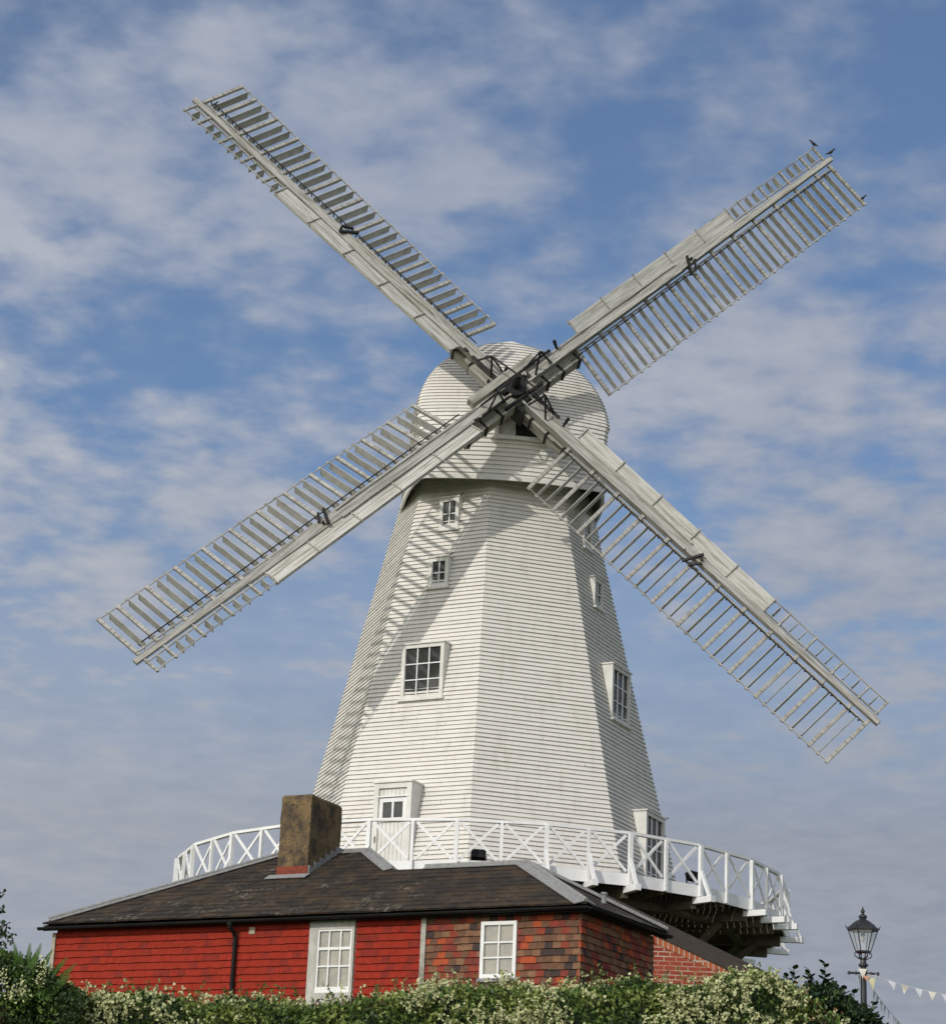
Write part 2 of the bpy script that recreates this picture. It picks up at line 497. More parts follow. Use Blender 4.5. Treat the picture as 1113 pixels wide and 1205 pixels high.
# ------------------------------------------------------------------ ground
def ground_z(x, y):
    t = min(max((y - 12.0) / 24.0, 0), 1)
    t = t * t * (3 - 2 * t)
    z = 5.1 * t
    d = sqrt(x * x + (y - 50) ** 2)
    far = min(max((d - 70) / 120.0, 0), 1)
    return z * (1 - far * far * (3 - 2 * far))
def make_ground():
    b = MB()
    xs = sorted(set([-2500, -1200, -600, -300, -200] + list(range(-150, 151, 6)) + [200, 300, 600, 1200, 2500]))
    ys = sorted(set([-2500, -1200, -600, -300, -150, -80, -40] + list(range(-20, 60, 2)) + list(range(60, 250, 8)) + [300, 400, 600, 1200, 2500]))
    for y in ys:
        for x in xs:
            b.v.append(V((x, y, ground_z(x, y) + (0.05 * noise.noise(V((x * .3, y * .3, 0))) if abs(x) < 150 else 0))))
    nx = len(xs)
    for j in range(len(ys) - 1):
        for i in range(nx - 1):
            a = j * nx + i
            b.f.append((a, a + 1, a + nx + 1, a + nx)); b.mi.append(0)
    o = b.build('ground', M['grass'], smooth=True)
    o['kind'] = 'structure'
make_ground()

# ================================================================== WINDMILL
X0, YD = 0.582, 57.117
ZR = 11.567                    # handrail level
PHR, PHT = -0.0873, -1.6497
RB, RT = 4.635, 2.735          # octagon radius at ZR and ZR+8
GZ = 5.1
AX = V((X0, YD, 0))
mill = thing('windmill', 'tall white weatherboarded smock windmill with four lattice sails', 'windmill', V((X0, YD, GZ)))

def rad(z): return RB + (RT - RB) * (z - ZR) / 8.0
def hdir(a): return V((sin(a), -cos(a), 0))
def oct_pt(k, z, off=0.0):
    a = PHT + k * pi / 4
    return AX + hdir(a) * (rad(z) + off / cos(pi / 8)) + V((0, 0, z))

def tower():
    b = MB()
    z0, z1, st = 10.58, 21.6, 0.1075
    n = int((z1 - z0) / st)
    rng = random.Random(3)
    jit = [rng.uniform(-0.003, 0.003) for _ in range(n + 1)]
    for i in range(n):
        za, zb = z0 + i * st + jit[i], z0 + (i + 1) * st + jit[i + 1]
        for k in range(8):
            cuts = [0.0]
            if rng.random() < .75: cuts.append(rng.uniform(.15, .85))
            cuts.append(1.0)
            for t0, t1 in zip(cuts, cuts[1:]):
                oa = 0.041 + rng.uniform(-0.005, 0.005)
                dz0, dz1 = rng.uniform(-.004, .004), rng.uniform(-.004, .004)
                P0, P1 = oct_pt(k, za, oa), oct_pt(k + 1, za, oa)
                Q0, Q1 = oct_pt(k, zb, 0.004), oct_pt(k + 1, zb, 0.004)
                I0, I1 = oct_pt(k, za, 0.0), oct_pt(k + 1, za, 0.0)
                g = .0012 if t0 > 0 else 0
                A, B = P0.lerp(P1, t0 + g) + V((0, 0, dz0)), P0.lerp(P1, t1) + V((0, 0, dz1))
                D, C = Q0.lerp(Q1, t0 + g), Q0.lerp(Q1, t1)
                b.face([A, B, C, D])
                b.face([I0.lerp(I1, t0 + g), I0.lerp(I1, t1), B, A])
    o = b.build('tower', M['board'], mill)
    # brick drum below the stage
    brick = course_mat('mill_base_brick', [(0.24, 0.075, 0.045), (0.17, 0.05, 0.035), (0.12, 0.045, 0.035)], (0.30, 0.27, 0.22),
                       (0.7, 0.7, 0), 0.225, 0.075)
    b = MB()
    rr = [[AX + hdir(PHT + k * pi / 4) * 4.82 + V((0, 0, z)) for k in range(8)] for z in (GZ - 0.4, 10.33)]
    b.rings(rr)
    b.build('brick_base', brick, mill)
tower()

# ---- cap
SAIL_SC = 1.013
HUB = V((0.879, 53.534, 22.786))
NN = V((0.1078, -0.9619, 0.2513)).normalized()
SS = V((0.99378, 0.11137, 0)).normalized()
UU = NN.cross(SS).normalized()
if UU.z < 0: UU = -UU
NA = atan2(NN.x, -NN.y)
CF = V((sin(NA), -cos(NA), 0))             # cap forward
CS = V((cos(NA), sin(NA), 0))              # cap right

HEM_PLAN = [(0, 2.84), (.4, 2.83), (.75, 2.80), (1.1, 2.75), (1.5, 2.69), (1.85, 2.61), (2.12, 2.54), (2.20, 2.44), (2.30, 2.0), (2.39, 1.4), (2.43, .7), (2.43, 0), (2.36, -.8), (2.15, -1.5), (1.75, -2.1), (1.2, -2.5), (.6, -2.66), (0, -2.7)]
DOME_PLAN = [(0, 2.84), (.45, 2.83), (.85, 2.79), (1.25, 2.73), (1.64, 2.64), (1.98, 2.54), (2.24, 2.44), (2.32, 2.34), (2.335, 1.9), (2.32, 1.3), (2.33, .6), (2.22, -.1), (2.08, -.9), (1.85, -1.6), (1.5, -2.15), (1.0, -2.52), (.5, -2.66), (0, -2.7)]
HEM_Z = 20.78
def cap_outline(z, off=0.0):
    zb, zt = 22.45, 24.97
    if z <= zb:
        t, kx, df = 0.0, 1.0, 0.0
    else:
        t = min((z - zb) / (zt - zb), 0.9999)
        kx = sqrt(1 - t * t) * 1.015
        df = (z - zb) * 0.50 + 0.2 * t ** 4
    m_ = min(max((z - 21.1) / 1.3, 0), 1)
    half = [(a[0] * (1 - m_) + c[0] * m_, a[1] * (1 - m_) + c[1] * m_) for a, c in zip(HEM_PLAN, DOME_PLAN)]
    plan = half + [(-x, y) for x, y in half[-2:0:-1]]
    pts = []
    n = len(plan)
    for i, (x, y) in enumerate(plan):
        xa, ya = plan[i - 1]; xb, yb = plan[(i + 1) % n]
        nv = V((yb - ya, -(xb - xa), 0))
        if nv.x * x + nv.y * y < 0: nv = -nv
        nv.normalize()
        yy = y * ((2.84 - df) / 2.84 if y > 0 else (1 - .75 * t * t))
        q = V((x * kx, yy, 0)) + nv * off
        pts.append(AX + CS * (q.x + .06) + CF * q.y + V((0, 0, z)))
    return pts
def cap():
    b = MB()
    z, i = HEM_Z, 0
    st = 0.112
    zs = []
    while z < 24.96:
        zs.append(z); z += st if z < 22.4 else 0.100
    zs.append(24.965)
    rr = [cap_outline(zs[0], -0.03)]
    for i in range(len(zs) - 1):
        rr.append(cap_outline(zs[i], 0.038))
        rr.append(cap_outline(zs[i + 1], 0.004))
    b.rings(rr, True, 0, True)
    b.f.pop(-2); b.mi.pop(-2)              # open underneath
    c = b.build('cap', M['board'], mill)
    # hem board round the bottom edge
    b = MB()
    h0, h1 = HEM_Z - .06, HEM_Z + .045
    b.rings([cap_outline(h0, 0.01), cap_outline(h0, 0.055), cap_outline(h1, 0.055), cap_outline(h1, 0.034), cap_outline(h0, 0.01)], True, 0, False)
    b.build('hem_board', M['trim'], c)
    b = MB()                               # dark floor inside the cap
    ring = cap_outline(21.25, -0.05)
    b.face(ring)
    b.build('cap_floor', M['understage'], c)
    # storm hatch below the windshaft
    b = MB()
    o = AX + CF * 2.80 + V((0, 0, 21.76)) + CS * (-0.47)
    wv, hv, dv = CS * 1.30, V((0, 0, 0.62)), CF * 0.16
    t = 0.09
    b.obox(o, wv, dv, V((0, 0, t)))
    b.obox(o + V((0, 0, t + .0)), CS * t, dv, hv - V((0, 0, 2 * t)))
    b.obox(o + wv - CS * t + V((0, 0, t)), CS * t, dv, hv - V((0, 0, 2 * t)))
    b.obox(o + hv - V((0, 0, t)), wv, dv, V((0, 0, t)))
    hatch = b.build('storm_hatch', M['trim'], mill)
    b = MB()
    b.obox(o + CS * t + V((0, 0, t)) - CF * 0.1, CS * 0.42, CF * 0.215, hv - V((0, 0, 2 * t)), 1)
    b.obox(o + CS * (t + .42) + V((0, 0, t)) - CF * 0.1, CS * (1.30 - 2 * t - .42), CF * 0.18, hv - V((0, 0, 2 * t)), 0)  # solid recessed block, the opening's inner shade painted as its colour
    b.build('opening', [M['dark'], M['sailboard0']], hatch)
cap()

# ---- windows and door on the tower faces
def casing(k, ctr, w, zb, zt, cols, rows, jamb=0.09, door=False):
    a = PHT + (k + .5) * pi / 4
    n, e = hdir(a), V((cos(a), sin(a), 0))
    c8 = cos(pi / 8)
    d0 = rad(zb) * c8 + 0.045               # front plane distance
    dback = rad(zt) * c8 - 0.15
    C = AX + n * d0 + e * ctr
    def P(x, z, dep): return C + e * x + V((0, 0, z)) + n * dep
    dep = dback - d0
    b = MB()
    h = w / 2
    for s in (-1, 1):
        b.obox(P(s * h, zb, 0), e * (-s * jamb), n * dep, V((0, 0, zt - zb)))
    b.obox(P(-h + jamb, zt - jamb, -.004), e * (w - 2 * jamb), n * (dep), V((0, 0, jamb - .003)))
    b.obox(P(-h + jamb, zb, -.004), e * (w - 2 * jamb), n * (-0.3), V((0, 0, jamb)))
    # hood and sill
    b.obox(P(-h - .03, zt, .03), e * (w + .06), n * (dep - .03), V((0, 0, .035)))
    if not door:
        b.obox(P(-h - .05, zb - .05, .06), e * (w + .1), n * (-.4), V((0, 0, .05)))
    if door:
        fr = b.build('door', M['trim'], mill)
        g = MB()
        x0, x1 = -h + jamb, h - jamb
        nb_ = 7
        for i in range(nb_):
            xa = x0 + (x1 - x0) * i / nb_; xb = x0 + (x1 - x0) * (i + 1) / nb_ - .008
            g.obox(P(xa, zb + jamb + .003, -.06), e * (xb - xa), n * -.03, V((0, 0, zt - zb - 2 * jamb - .006)))
        g.build('door_leaf', M['trim'], fr)
        g = MB()
        wz0, wz1 = zt - .80, zt - .44
        for (xa, xb) in ((-.25, -.02), (.03, .26)):
            g.obox(P(xa, wz0, -.045), e * (xb - xa), n * -.02, V((0, 0, wz1 - wz0)))
        g.build('pane', M['glass'], fr)
        g = MB()
        for (xa, xb, za, zb_) in ((-.34, -.25, wz0 - .09, wz1 + .09), (.26, .35, wz0 - .09, wz1 + .09), (-.02, .03, wz0, wz1),
                                  (-.249, .259, wz0 - .09, wz0), (-.249, .259, wz1, wz1 + .09)):
            g.obox(P(xa, za, -.025), e * (xb - xa), n * -.045, V((0, 0, zb_ - za)))
        g.obox(P(-.42, wz1 + .11, .01), e * .85, n * -.07, V((0, 0, .03)))
        g.build('window_frame', M['rail'], fr)
        g = MB()
        g.tube([P(-.4, zb + 1.0, -.05), P(-.4, zb + 1.0, .01), P(-.4, zb + 1.14, .01), P(-.4, zb + 1.14, -.05)], .012, 6)
        g.build('handle', M['iron'], fr)
        return
    fr = b.build('window', M['trim'], mill)
    g = MB()
    prng = random.Random(int(zb * 100) + k)
    for ii in range(cols):
        for jj in range(rows):
            xa = -h + jamb + (w - 2 * jamb) * ii / cols; xb = -h + jamb + (w - 2 * jamb) * (ii + 1) / cols
            za = zb + jamb + (zt - zb - 2 * jamb) * jj / rows; zb2 = zb + jamb + (zt - zb - 2 * jamb) * (jj + 1) / rows
            t1, t2 = prng.uniform(-.012, .012), prng.uniform(-.012, .012)
            g.face([P(xa, za, -.062 + t1), P(xb, za, -.062 + t2), P(xb, zb2, -.062 - t1), P(xa, zb2, -.062 - t2)])
    g.build('pane', M['glass'], fr)
    g = MB()
    gx0, gx1, gz0, gz1 = -h + jamb, h - jamb, zb + jamb, zt - jamb
    bw = .026
    for i in range(1, cols):
        x = gx0 + (gx1 - gx0) * i / cols
        g.obox(P(x - bw / 2, gz0 + .001, -.028), e * bw, n * -.03, V((0, 0, gz1 - gz0 - .002)))
    for j in range(1, rows):
        z = gz0 + (gz1 - gz0) * j / rows
        for i in range(cols):
            xa = gx0 + (gx1 - gx0) * i / cols + (bw / 2 if i else 0)
            xb = gx0 + (gx1 - gx0) * (i + 1) / cols - (bw / 2 if i < cols - 1 else 0)
            g.obox(P(xa, z - bw / 2, -.031), e * (xb - xa), n * -.026, V((0, 0, bw)))
    g.build('glazing_bar', M['rail'], fr)
    if rows == 2 and door is False:
        g = MB()
        g.tube([P(h - .02, zt + .02, -.02), P(h + .13, zt + .07, .03)], .013, 6)
        g.build('hook', M['iron'], fr)
for k in (1, 3):
    casing(k, .0, .52, 19.62, 20.42, 2, 2)
    casing(k, -.03, .52, 18.06, 18.80, 2, 2)
    casing(k, .0, 1.10, 15.17, 16.49, 3, 3)
casing(1, -.06, .96, 10.62, 12.98, 0, 0, .12, True)
casing(3, .25, 1.15, 11.35, 12.95, 3, 2)

# ---- stage
def stage():
    R1 = 7.2
    def sp(k, r, z): return AX + hdir(PHR + k * radians(15)) * r + V((0, 0, z))
    ZD = 10.60
    b = MB()
    for k in range(24):
        r = 4.72
        while r < R1 - .1:
            g = .13
            P = []
            for z in (ZD - .04, ZD):
                P += [sp(k + .004, r, z), sp(k + .004, r + g, z), sp(k + .996, r + g, z), sp(k + .996, r, z)]
            b.box8(P)
            r += g + .028
    st = b.build('stage', M['understage'], mill)
    for k in range(24):                    # fascia as one ring
        pass
    b = MB()
    rr = []
    for r, z in ((R1, 10.42), (R1 + .045, 10.42), (R1 + .045, 10.68), (R1, 10.68), (R1, 10.42)):
        rr.append([sp(k, r, z) for k in range(24)])
    b.rings(rr, True, 0, False)
    b.build('fascia', M['rail'], st)
    # handrail as one ring
    b = MB()
    rr = []
    for r, z in ((R1 - .05, 11.53), (R1 + .055, 11.53), (R1 + .055, 11.59), (R1 - .05, 11.59), (R1 - .05, 11.53)):
        rr.append([sp(k, r, z) for k in range(24)])
    b.rings(rr, True, 0, False)
    b.build('handrail', M['rail'], st)
    for i in range(48):
        k = i / 2
        a = PHR + k * radians(15)
        rr_ = R1 if i % 2 == 0 else R1 * cos(radians(7.5))
        b = MB()
        p = AX + hdir(a) * (rr_ + .085)
        s = .085 if i % 2 == 0 else .065
        b.beam(p + V((0, 0, 10.43)), p + V((0, 0, 11.527)), s, s, hdir(a))
        b.build('railing_post', M['rail'], st)
        # crossed braces of the bay
        k2 = k + .5
        a2 = PHR + k2 * radians(15)
        r2 = R1 * cos(radians(7.5)) if i % 2 == 0 else R1
        b = MB()
        q = AX + hdir(a2) * (r2 + .06)
        p = AX + hdir(a) * (rr_ + .06)
        d = (q - p)
        for s, (za, zb), in ((0, (10.72, 11.50)), (1, (11.50, 10.72))):
            o_ = hdir((a + a2) / 2) * (.006 if s else -.028)
            b.beam(p + d * .09 + o_ + V((0, 0, za)), p + d * .91 + o_ + V((0, 0, zb)), .03, .058, V((0, 0, 1)))
        b.build('cross_brace', M['rail'], st)
        # joist
        b = MB()
        b.beam(AX + hdir(a) * 4.5 + V((0, 0, 10.46)), AX + hdir(a) * (rr_ - .03) + V((0, 0, 10.46)), .07, .19)
        b.build('joist', M['understage'], st)
    for i in list(range(24)) + [1.5, 4.5, -1.5]:
        a = PHR + i * radians(15)
        h = hdir(a)
        e = V((cos(a), sin(a), 0))
        b = MB()
        b.beam(AX + h * 4.6 + V((0, 0, 10.27)), AX + h * 7.1 + V((0, 0, 10.27)), .12, .17, mi=1)
        b.beam(AX + h * 7.1 + V((0, 0, 10.345)), AX + h * 7.66 + V((0, 0, 10.345)), .13, .13, mi=0)
        b.build('stage_beam', [M['rail'], M['understage']], st)
        if i in (1, 1.5, 2, 3, 5, 6, 7, -1.5) or i > 12 and i % 2 == 1:
            b = MB()
            b.beam(AX + h * 7.56 + V((0, 0, 10.40)), AX + h * 7.30 + V((0, 0, 10.98)), .07, .07, h)
            b.build('raking_strut', M['rail'], st)
        if i == int(i) and int(i) % 2 == 0:
            b = MB()
            b.beam(AX + h * 6.5 + V((0, 0, 10.2)), AX + h * 4.75 + V((0, 0, 8.7)), .13, .13, h)
            b.build('bracket', M['understage'], st)
    b = MB()                               # ring beam under the joists
    rr = []
    for r, z in ((6.05, 10.19), (6.2, 10.19), (6.2, 10.355), (6.05, 10.355), (6.05, 10.19)):
        rr.append([sp(k, r, z) for k in range(24)])
    b.rings(rr, True, 0, False)
    b.build('ring_beam', M['understage'], st)
stage()

# ---- windshaft, hub and stocks
def SP(psi, r, w, n=0.0):
    R = SS * cos(psi) + UU * sin(psi)
    W = -SS * sin(psi) + UU * cos(psi)
    return HUB + (R * r + W * w + NN * n) * SAIL_SC
PSI = 0.7792
def hub():
    b = MB()
    b.tube([HUB + NN * -3.4, HUB + NN * -.2], .27, 16)
    b.build('windshaft', M['iron'], mill, True)
    b = MB()
    for k in (0, 1):
        p = PSI + k * pi / 2
        R = (SP(p, 1, 0) - HUB)
        W = (SP(p, 0, 1) - HUB)
        n0 = -.30 if k == 0 else -.42
        for s in (-1, 1):
            b.obox(SP(p, -.62, s * .30 - .03, n0 - .12), R * 1.24, W * .06, NN * .55)
    b.tube([HUB + NN * -.45, HUB + NN * .16], .27, 14)
    _R, _W = (SP(PSI, 1, 0) - HUB), (SP(PSI, 0, 1) - HUB)
    b.obox(SP(PSI, -.42, .02, -.30), _R * .84, _W * .25, NN * .44)
    b.tube([HUB + NN * .2, HUB + NN * .62], [.11, .07], 10)
    h = b.build('poll_end', M['iron'], mill)
    # spider: rods and bell cranks
    for k in range(4):
        p = PSI + k * pi / 2
        fr = .12 if k % 2 == 0 else -.05
        b = MB()
        ap = SP(p, .80, .10, fr + .62)
        for q in (SP(p, .55, -.10, fr + .12), SP(p, 1.10, -.08, fr + .12), SP(p, .60, .22, fr + .12), SP(p, 1.15, .18, fr + .14)):
            b.tube([ap, q], .026, 6)
        b.tube([SP(p, .42, .18, fr + .16), SP(p, 1.3, .18, fr + .16)], .04, 6)
        b.tube([ap, HUB + NN * .6], .022, 6)
        b.tube([SP(p, 1.5, .12, fr + .1), SP(p, 1.5, .26, fr + .30)], [.03, .05], 6)
        b.build('bell_crank', M['iron'], h)
    for k in (0, 1):
        p = PSI + k * pi / 2
        n0 = -.16 if k == 0 else -.40
        b = MB()
        wo = -.16 if k == 0 else 0.0
        b.beam(SP(p, -1.95, wo, n0), SP(p, 1.95, wo, n0), .40, .34, NN)
        s = b.build('stock', M['stock%d' % k], mill)
        for r in (-1.86, -1.3, -.78, .78, 1.3, 1.86):
            b = MB()
            e = .215
            R = SP(p, 1, 0) - HUB; W = SP(p, 0, 1) - HUB
            b.obox(SP(p, r - .03, wo - e, n0 - .185), R * .06, W * 2 * e, NN * .012)
            b.obox(SP(p, r - .03, wo - e, n0 + .173), R * .06, W * 2 * e, NN * .012)
            for sg in (-1, 1):
                b.obox(SP(p, r - .03, wo + sg * .202, n0 - .172), R * .06, W * (sg * .013), NN * .344)
            b.tube([SP(p, r, wo - .24, n0 - .16), SP(p, r, wo - .24, n0 + .22)], .018, 6)
            b.build('iron_band', M['iron'], s)
    # short clamp timbers beside the poll end
    for k, r0, r1, w, n in ((0, -1.15, .95, .36, .05), (1, -.1, 1.2, .26, -.2)):
        p = PSI + k * pi / 2
        b = MB()
        b.beam(SP(p, r0, w, n), SP(p, r1, w, n), .20, .22, NN)
        b.build('clamp', M['stock%d' % k], mill)
hub()

# ---- sails
def tau(r): return radians(21 - 9 * min(max((r - 2) / 9.3, 0), 1))
def sail(k, beta, lead0, shut_w=.27):
    p = PSI + k * pi / 2
    fr = .10 if k % 2 == 0 else -.08
    def Q(r, w, n=0.0):
        t = tau(r)
        return SP(p, r, w * cos(t) - n * sin(t), fr + w * sin(t) + n * cos(t))
    R = SP(p, 1, 0) - HUB
    def NQ(r):
        return (Q(r, 0, 1) - Q(r, 0, 0)).normalized()
    b = MB()
    b.beam(Q(.48, 0), Q(5.9, 0), .25, .22, NN, w1=.22, h1=.19)
    b.beam(Q(5.8, 0, .006), Q(11.62, 0, .006), .205, .175, NN, w1=.13, h1=.11)
    b.obox(SP(p, .3, .10, fr + .11), R * 5.4, (SP(p, 0, 1) - HUB) * .05, NN * .025)
    b.obox(SP(p, .3, -.14, fr + .11), R * 5.4, (SP(p, 0, 1) - HUB) * .05, NN * .025)
    s = b.build('sail', M['sail%d' % (k % 2)], mill)
    pitch = .27
    r0 = 1.98
    # lattice: bars, hemlaths, uplongs
    f = MB()
    WT, WL = 1.47, .50
    for i in range(0, 37, 3):
        r = min(r0 + i * pitch, 11.42)
        if i == 36: r = 11.42
        f.beam(Q(r, -.10, .0), Q(r, -WT - .03, .0), .082, .08, NQ(r))
        if r > 8.0:
            f.beam(Q(r, .09, 0), Q(r, WL + .04, 0), .05, .06, NQ(r))
    nseg = 12
    for i in range(nseg):
        ra, rb_ = r0 - .04 + (11.46 - r0) * i / nseg, r0 - .04 + (11.46 - r0) * (i + 1) / nseg
        f.beam(Q(ra, -WT, .02), Q(rb_, -WT, .02), .022, .03, NN)
        f.beam(Q(ra, -.20, -.02), Q(rb_, -.20, -.02), .035, .05, NN)
    f.beam(Q(8.02, WL, .02), Q(11.46, WL, .02), .022, .03, NN)
    f.beam(Q(8.02, .16, -.02), Q(11.46, .16, -.02), .03, .045, NN)
    # small pegs where hemlath meets shutters
    for i in range(36):
        if i % 3 == 0: continue
        r = r0 + i * pitch
        f.beam(Q(r - .035, -WT - .02, .02), Q(r + .035, -WT - .02, .02), .05, .045, NN)
    f.build('sail_frame', M['sail%d' % (k % 2)], s)
    # shutters, opened edge-on
    sh = MB()
    rng = random.Random(11 + k)
    for i in range(36):
        r = r0 + i * pitch
        for (wa, wb, ok) in ((-.22, -WT + .03, True), (.20, WL - .03, r > 8.1)):
            if not ok or r > 11.35: continue
            wd = shut_w
            if i % 3 == 0: wd = shut_w * .55
            bt = beta + rng.uniform(-.06, .06)
            nq = NQ(r)
            dv = (nq * -cos(bt) - R * sin(bt))      # from front edge to back edge
            c = Q(r, 0, 0)
            A, B = Q(r, wa, .0), Q(r, wb, .0)
            A0, B0 = A - dv * (wd * .30), B - dv * (wd * .30)
            th = dv.cross((B - A).normalized()).normalized() * .016
            sh.obox(A0, B0 - A0, dv * wd, th)
    sh.build('shutter', M['shutter'], s)
    # striking rod along the shutters
    t = MB()
    t.tube([Q(r, -.27, .10) for r in (1.6, 4, 6, 8, 10, 11.2)], .016, 6)
    for i in range(35):
        r = r0 + (i + .3) * pitch
        t.beam(Q(r, -.27, .0), Q(r + .05, -.27, .10), .02, .025, R)
    t.beam(Q(5.85, -.32, .12), Q(6.1, .14, .14), .06, .06, NN)
    t.beam(Q(6.02, -.30, .13), Q(6.22, -.05, .15), .05, .05, NN)
    t.tube([Q(6.15, .02, .10), Q(6.15, .02, .17)], .035, 8)
    t.build('striking_rod', M['iron'], s)
    # leading boards
    l = MB()
    r1 = 8.02
    nb_ = 5
    for j in range(nb_):
        ra = lead0 + (r1 - lead0) * j / nb_ + .006
        rb_ = lead0 + (r1 - lead0) * (j + 1) / nb_ - .006
        for wa, wb, n0 in ((.125, .31, .02), (.318, .52, .012)):
            P = []
            for n_ in (n0 - .03, n0):
                P += [Q(ra, wa, n_), Q(rb_, wa, n_), Q(rb_, wb, n_), Q(ra, wb, n_)]
            l.box8(P)
    l.beam(Q(lead0, .5, -.06), Q(r1, .5, -.06), .04, .06, NN)
    lb = l.build('leading_board', M['sailboard%d' % (k % 2)], s)
    c = MB()
    for j in range(nb_ + 1):
        r = min(lead0 + (r1 - lead0) * j / nb_, r1 - .03)
        c.beam(Q(r, .12, .035), Q(r, .58, .035), .03, .03, NN)
    c.build('batten', M['sail%d' % (k % 2)], s)
    return Q
QS = {}
QS[0] = sail(0, radians(-6), 2.25, .205)
QS[1] = sail(1, radians(7), 1.75, .225)
QS[2] = sail(2, radians(-7), 1.65, .225)
QS[3] = sail(3, radians(4), 1.95, .27)

# ================================================================== COTTAGE
CB = V((2.108, 38.7, 8.047))
cd = V((-.895, .446, 0)).normalized()       # along the front, towards the left end
cn = V((.446, .895, 0)).normalized()        # away from the camera
cottage = thing('cottage', 'low red tile-hung cottage with hipped slate roof and chimney in front of the windmill', 'house', V((-2.2, 42.3, GZ)))
def K(s, o, z): return V((CB.x, CB.y, 0)) + cd * s + cn * o + V((0, 0, z))
EZ = 8.047
PITCHR = radians(28.4)
IN = .22
cdir_r = V((.508, .861, 0)).normalized()    # right-hand side wall direction
def cottage_build():
    # backing walls
    Lc = 10.46
    b = MB()
    zt = 7.965
    ring = [K(.20, .24, 0), K(Lc, .24, 0), K(Lc, 6.0, 0), K(3.4, 6.0, 0), K(3.4, 3.05, 0), K(.40, 3.0, 0)]
    ring = ring[::-1]
    b.rings([[p + V((0, 0, GZ - .3)) for p in ring], [p + V((0, 0, zt)) for p in ring]])
    wall = b.build('wall', M['plaster'], cottage)
    rng = random.Random(5)
    def tiles(org, du, out, length, z0, z1, tw, th, mats, pick, skips=()):
        b = MB()
        rows = int(math.ceil((z1 - z0) / th))
        for j in range(rows):
            zt_ = z1 - j * th
            zb_ = zt_ - th
            x = -(tw * .5) * (j % 2)
            while x < length:
                xa, xb = max(x, 0), min(x + tw - .002, length)
                x += tw
                if xb - xa < .02: continue
                segs = [(xa, xb)]
                for (sx0, sx1, sz0, sz1) in skips:
                    if zb_ < sz1 - .02 and zt_ > sz0 + .02:
                        ns = []
                        for (p, q) in segs:
                            if q <= sx0 or p >= sx1: ns.append((p, q)); continue
                            if p < sx0: ns.append((p, sx0))
                            if q > sx1: ns.append((sx1, q))
                        segs = ns
                mi = pick(xa, zb_, rng)
                for (p, q) in segs:
                    if q - p < .012: continue
                    dz = rng.uniform(-.006, .006)
                    ob = .034 + rng.uniform(-.003, .003)
                    A = org + du * p + V((0, 0, zb_ + dz)) ; B = org + du * q + V((0, 0, zb_ + dz + rng.uniform(-.003, .003)))
                    C = org + du * q + V((0, 0, zt_ + .008)); D = org + du * p + V((0, 0, zt_ + .008))
                    P = [A - out * .01, B - out * .01, C - out * .01, D - out * .01,
                         A + out * ob, B + out * (ob + rng.uniform(-.002, .002)), C + out * .006, D + out * .006]
                    b.box8(P, mi)
        return b
    out = -cn
    # painted red tile hanging, s 3.06 .. 10.5
    org = K(10.50, .24, 0)
    def pick_red(x, z, r):
        s = 10.5 - x
        if s < 3.45 and r.random() < .35: return 1
        return 1 if r.random() < .10 + .35 * max(0, noise.noise(V((x * .9, z * 2.2, 3)))) else 0
    win1 = (10.50 - 5.25, 10.50 - 4.33, 6.4, 7.99)
    b = tiles(org, -cd, out, 10.50 - 3.09, 6.3, 7.955, .165, .126, None, pick_red, (win1,))
    b.build('painted_tile_hanging', M['tile_red'], cottage)
    def pick_mix(x, z, r):
        t = r.random()
        for lim, i in ((.34, 0), (.55, 1), (.66, 2), (.80, 3), (.87, 4), (1.01, 5)):
            if t < lim: return i
    org2 = K(2.99, .24, 0)
    win2 = (2.99 - 1.98, 2.99 - 1.31, 6.80, 7.84)
    b = tiles(org2, -cd, out, 2.99 - .175, 6.3, 7.945, .145, .115, None, pick_mix, (win2,))
    b.build('tile_hanging', M['tile'], cottage)
    org3 = K(.19, .20, 0)
    outr = V((cdir_r.y, -cdir_r.x, 0))
    b = tiles(org3, cdir_r, outr, 2.72, 6.3, 7.945, .155, .115, None, pick_mix)
    b.build('tile_hanging', M['tile'], cottage)
    # corner posts / strips
    b = MB()
    b.obox(K(3.085, .24, 6.3), -cd * .09, out * .05, V((0, 0, 1.64)))
    b.build('cover_strip', M['stock'], cottage)
    b = MB()
    b.obox(K(10.50, .185, 6.0), cd * .07, cn * .08, V((0, 0, 1.9)))
    b.build('corner_post', M['plaster'], cottage)
    # ---- roof
    tp = tan(PITCHR)
    slate = course_mat('mossy_roof_slate', [(0.042, 0.033, 0.025), (0.024, 0.020, 0.017), (0.075, 0.048, 0.027)], (0.017, 0.015, 0.014),
                       tuple(cd), .26, .095, lichen=(0.36, 0.34, 0.27), msize=.006, bump=.3)
    b = MB()
    def RZ(o): return EZ + o * tp
    def left(o): return 10.68 - o
    def right(o): return o if o <= 2.0 else 4.65 + (o - 2.0)
    # front slope in lapped courses
    o0 = 0.0
    stp = .19
    rn = (V((0, 0, cos(PITCHR))) - cn * sin(PITCHR))
    crs = random.Random(9)
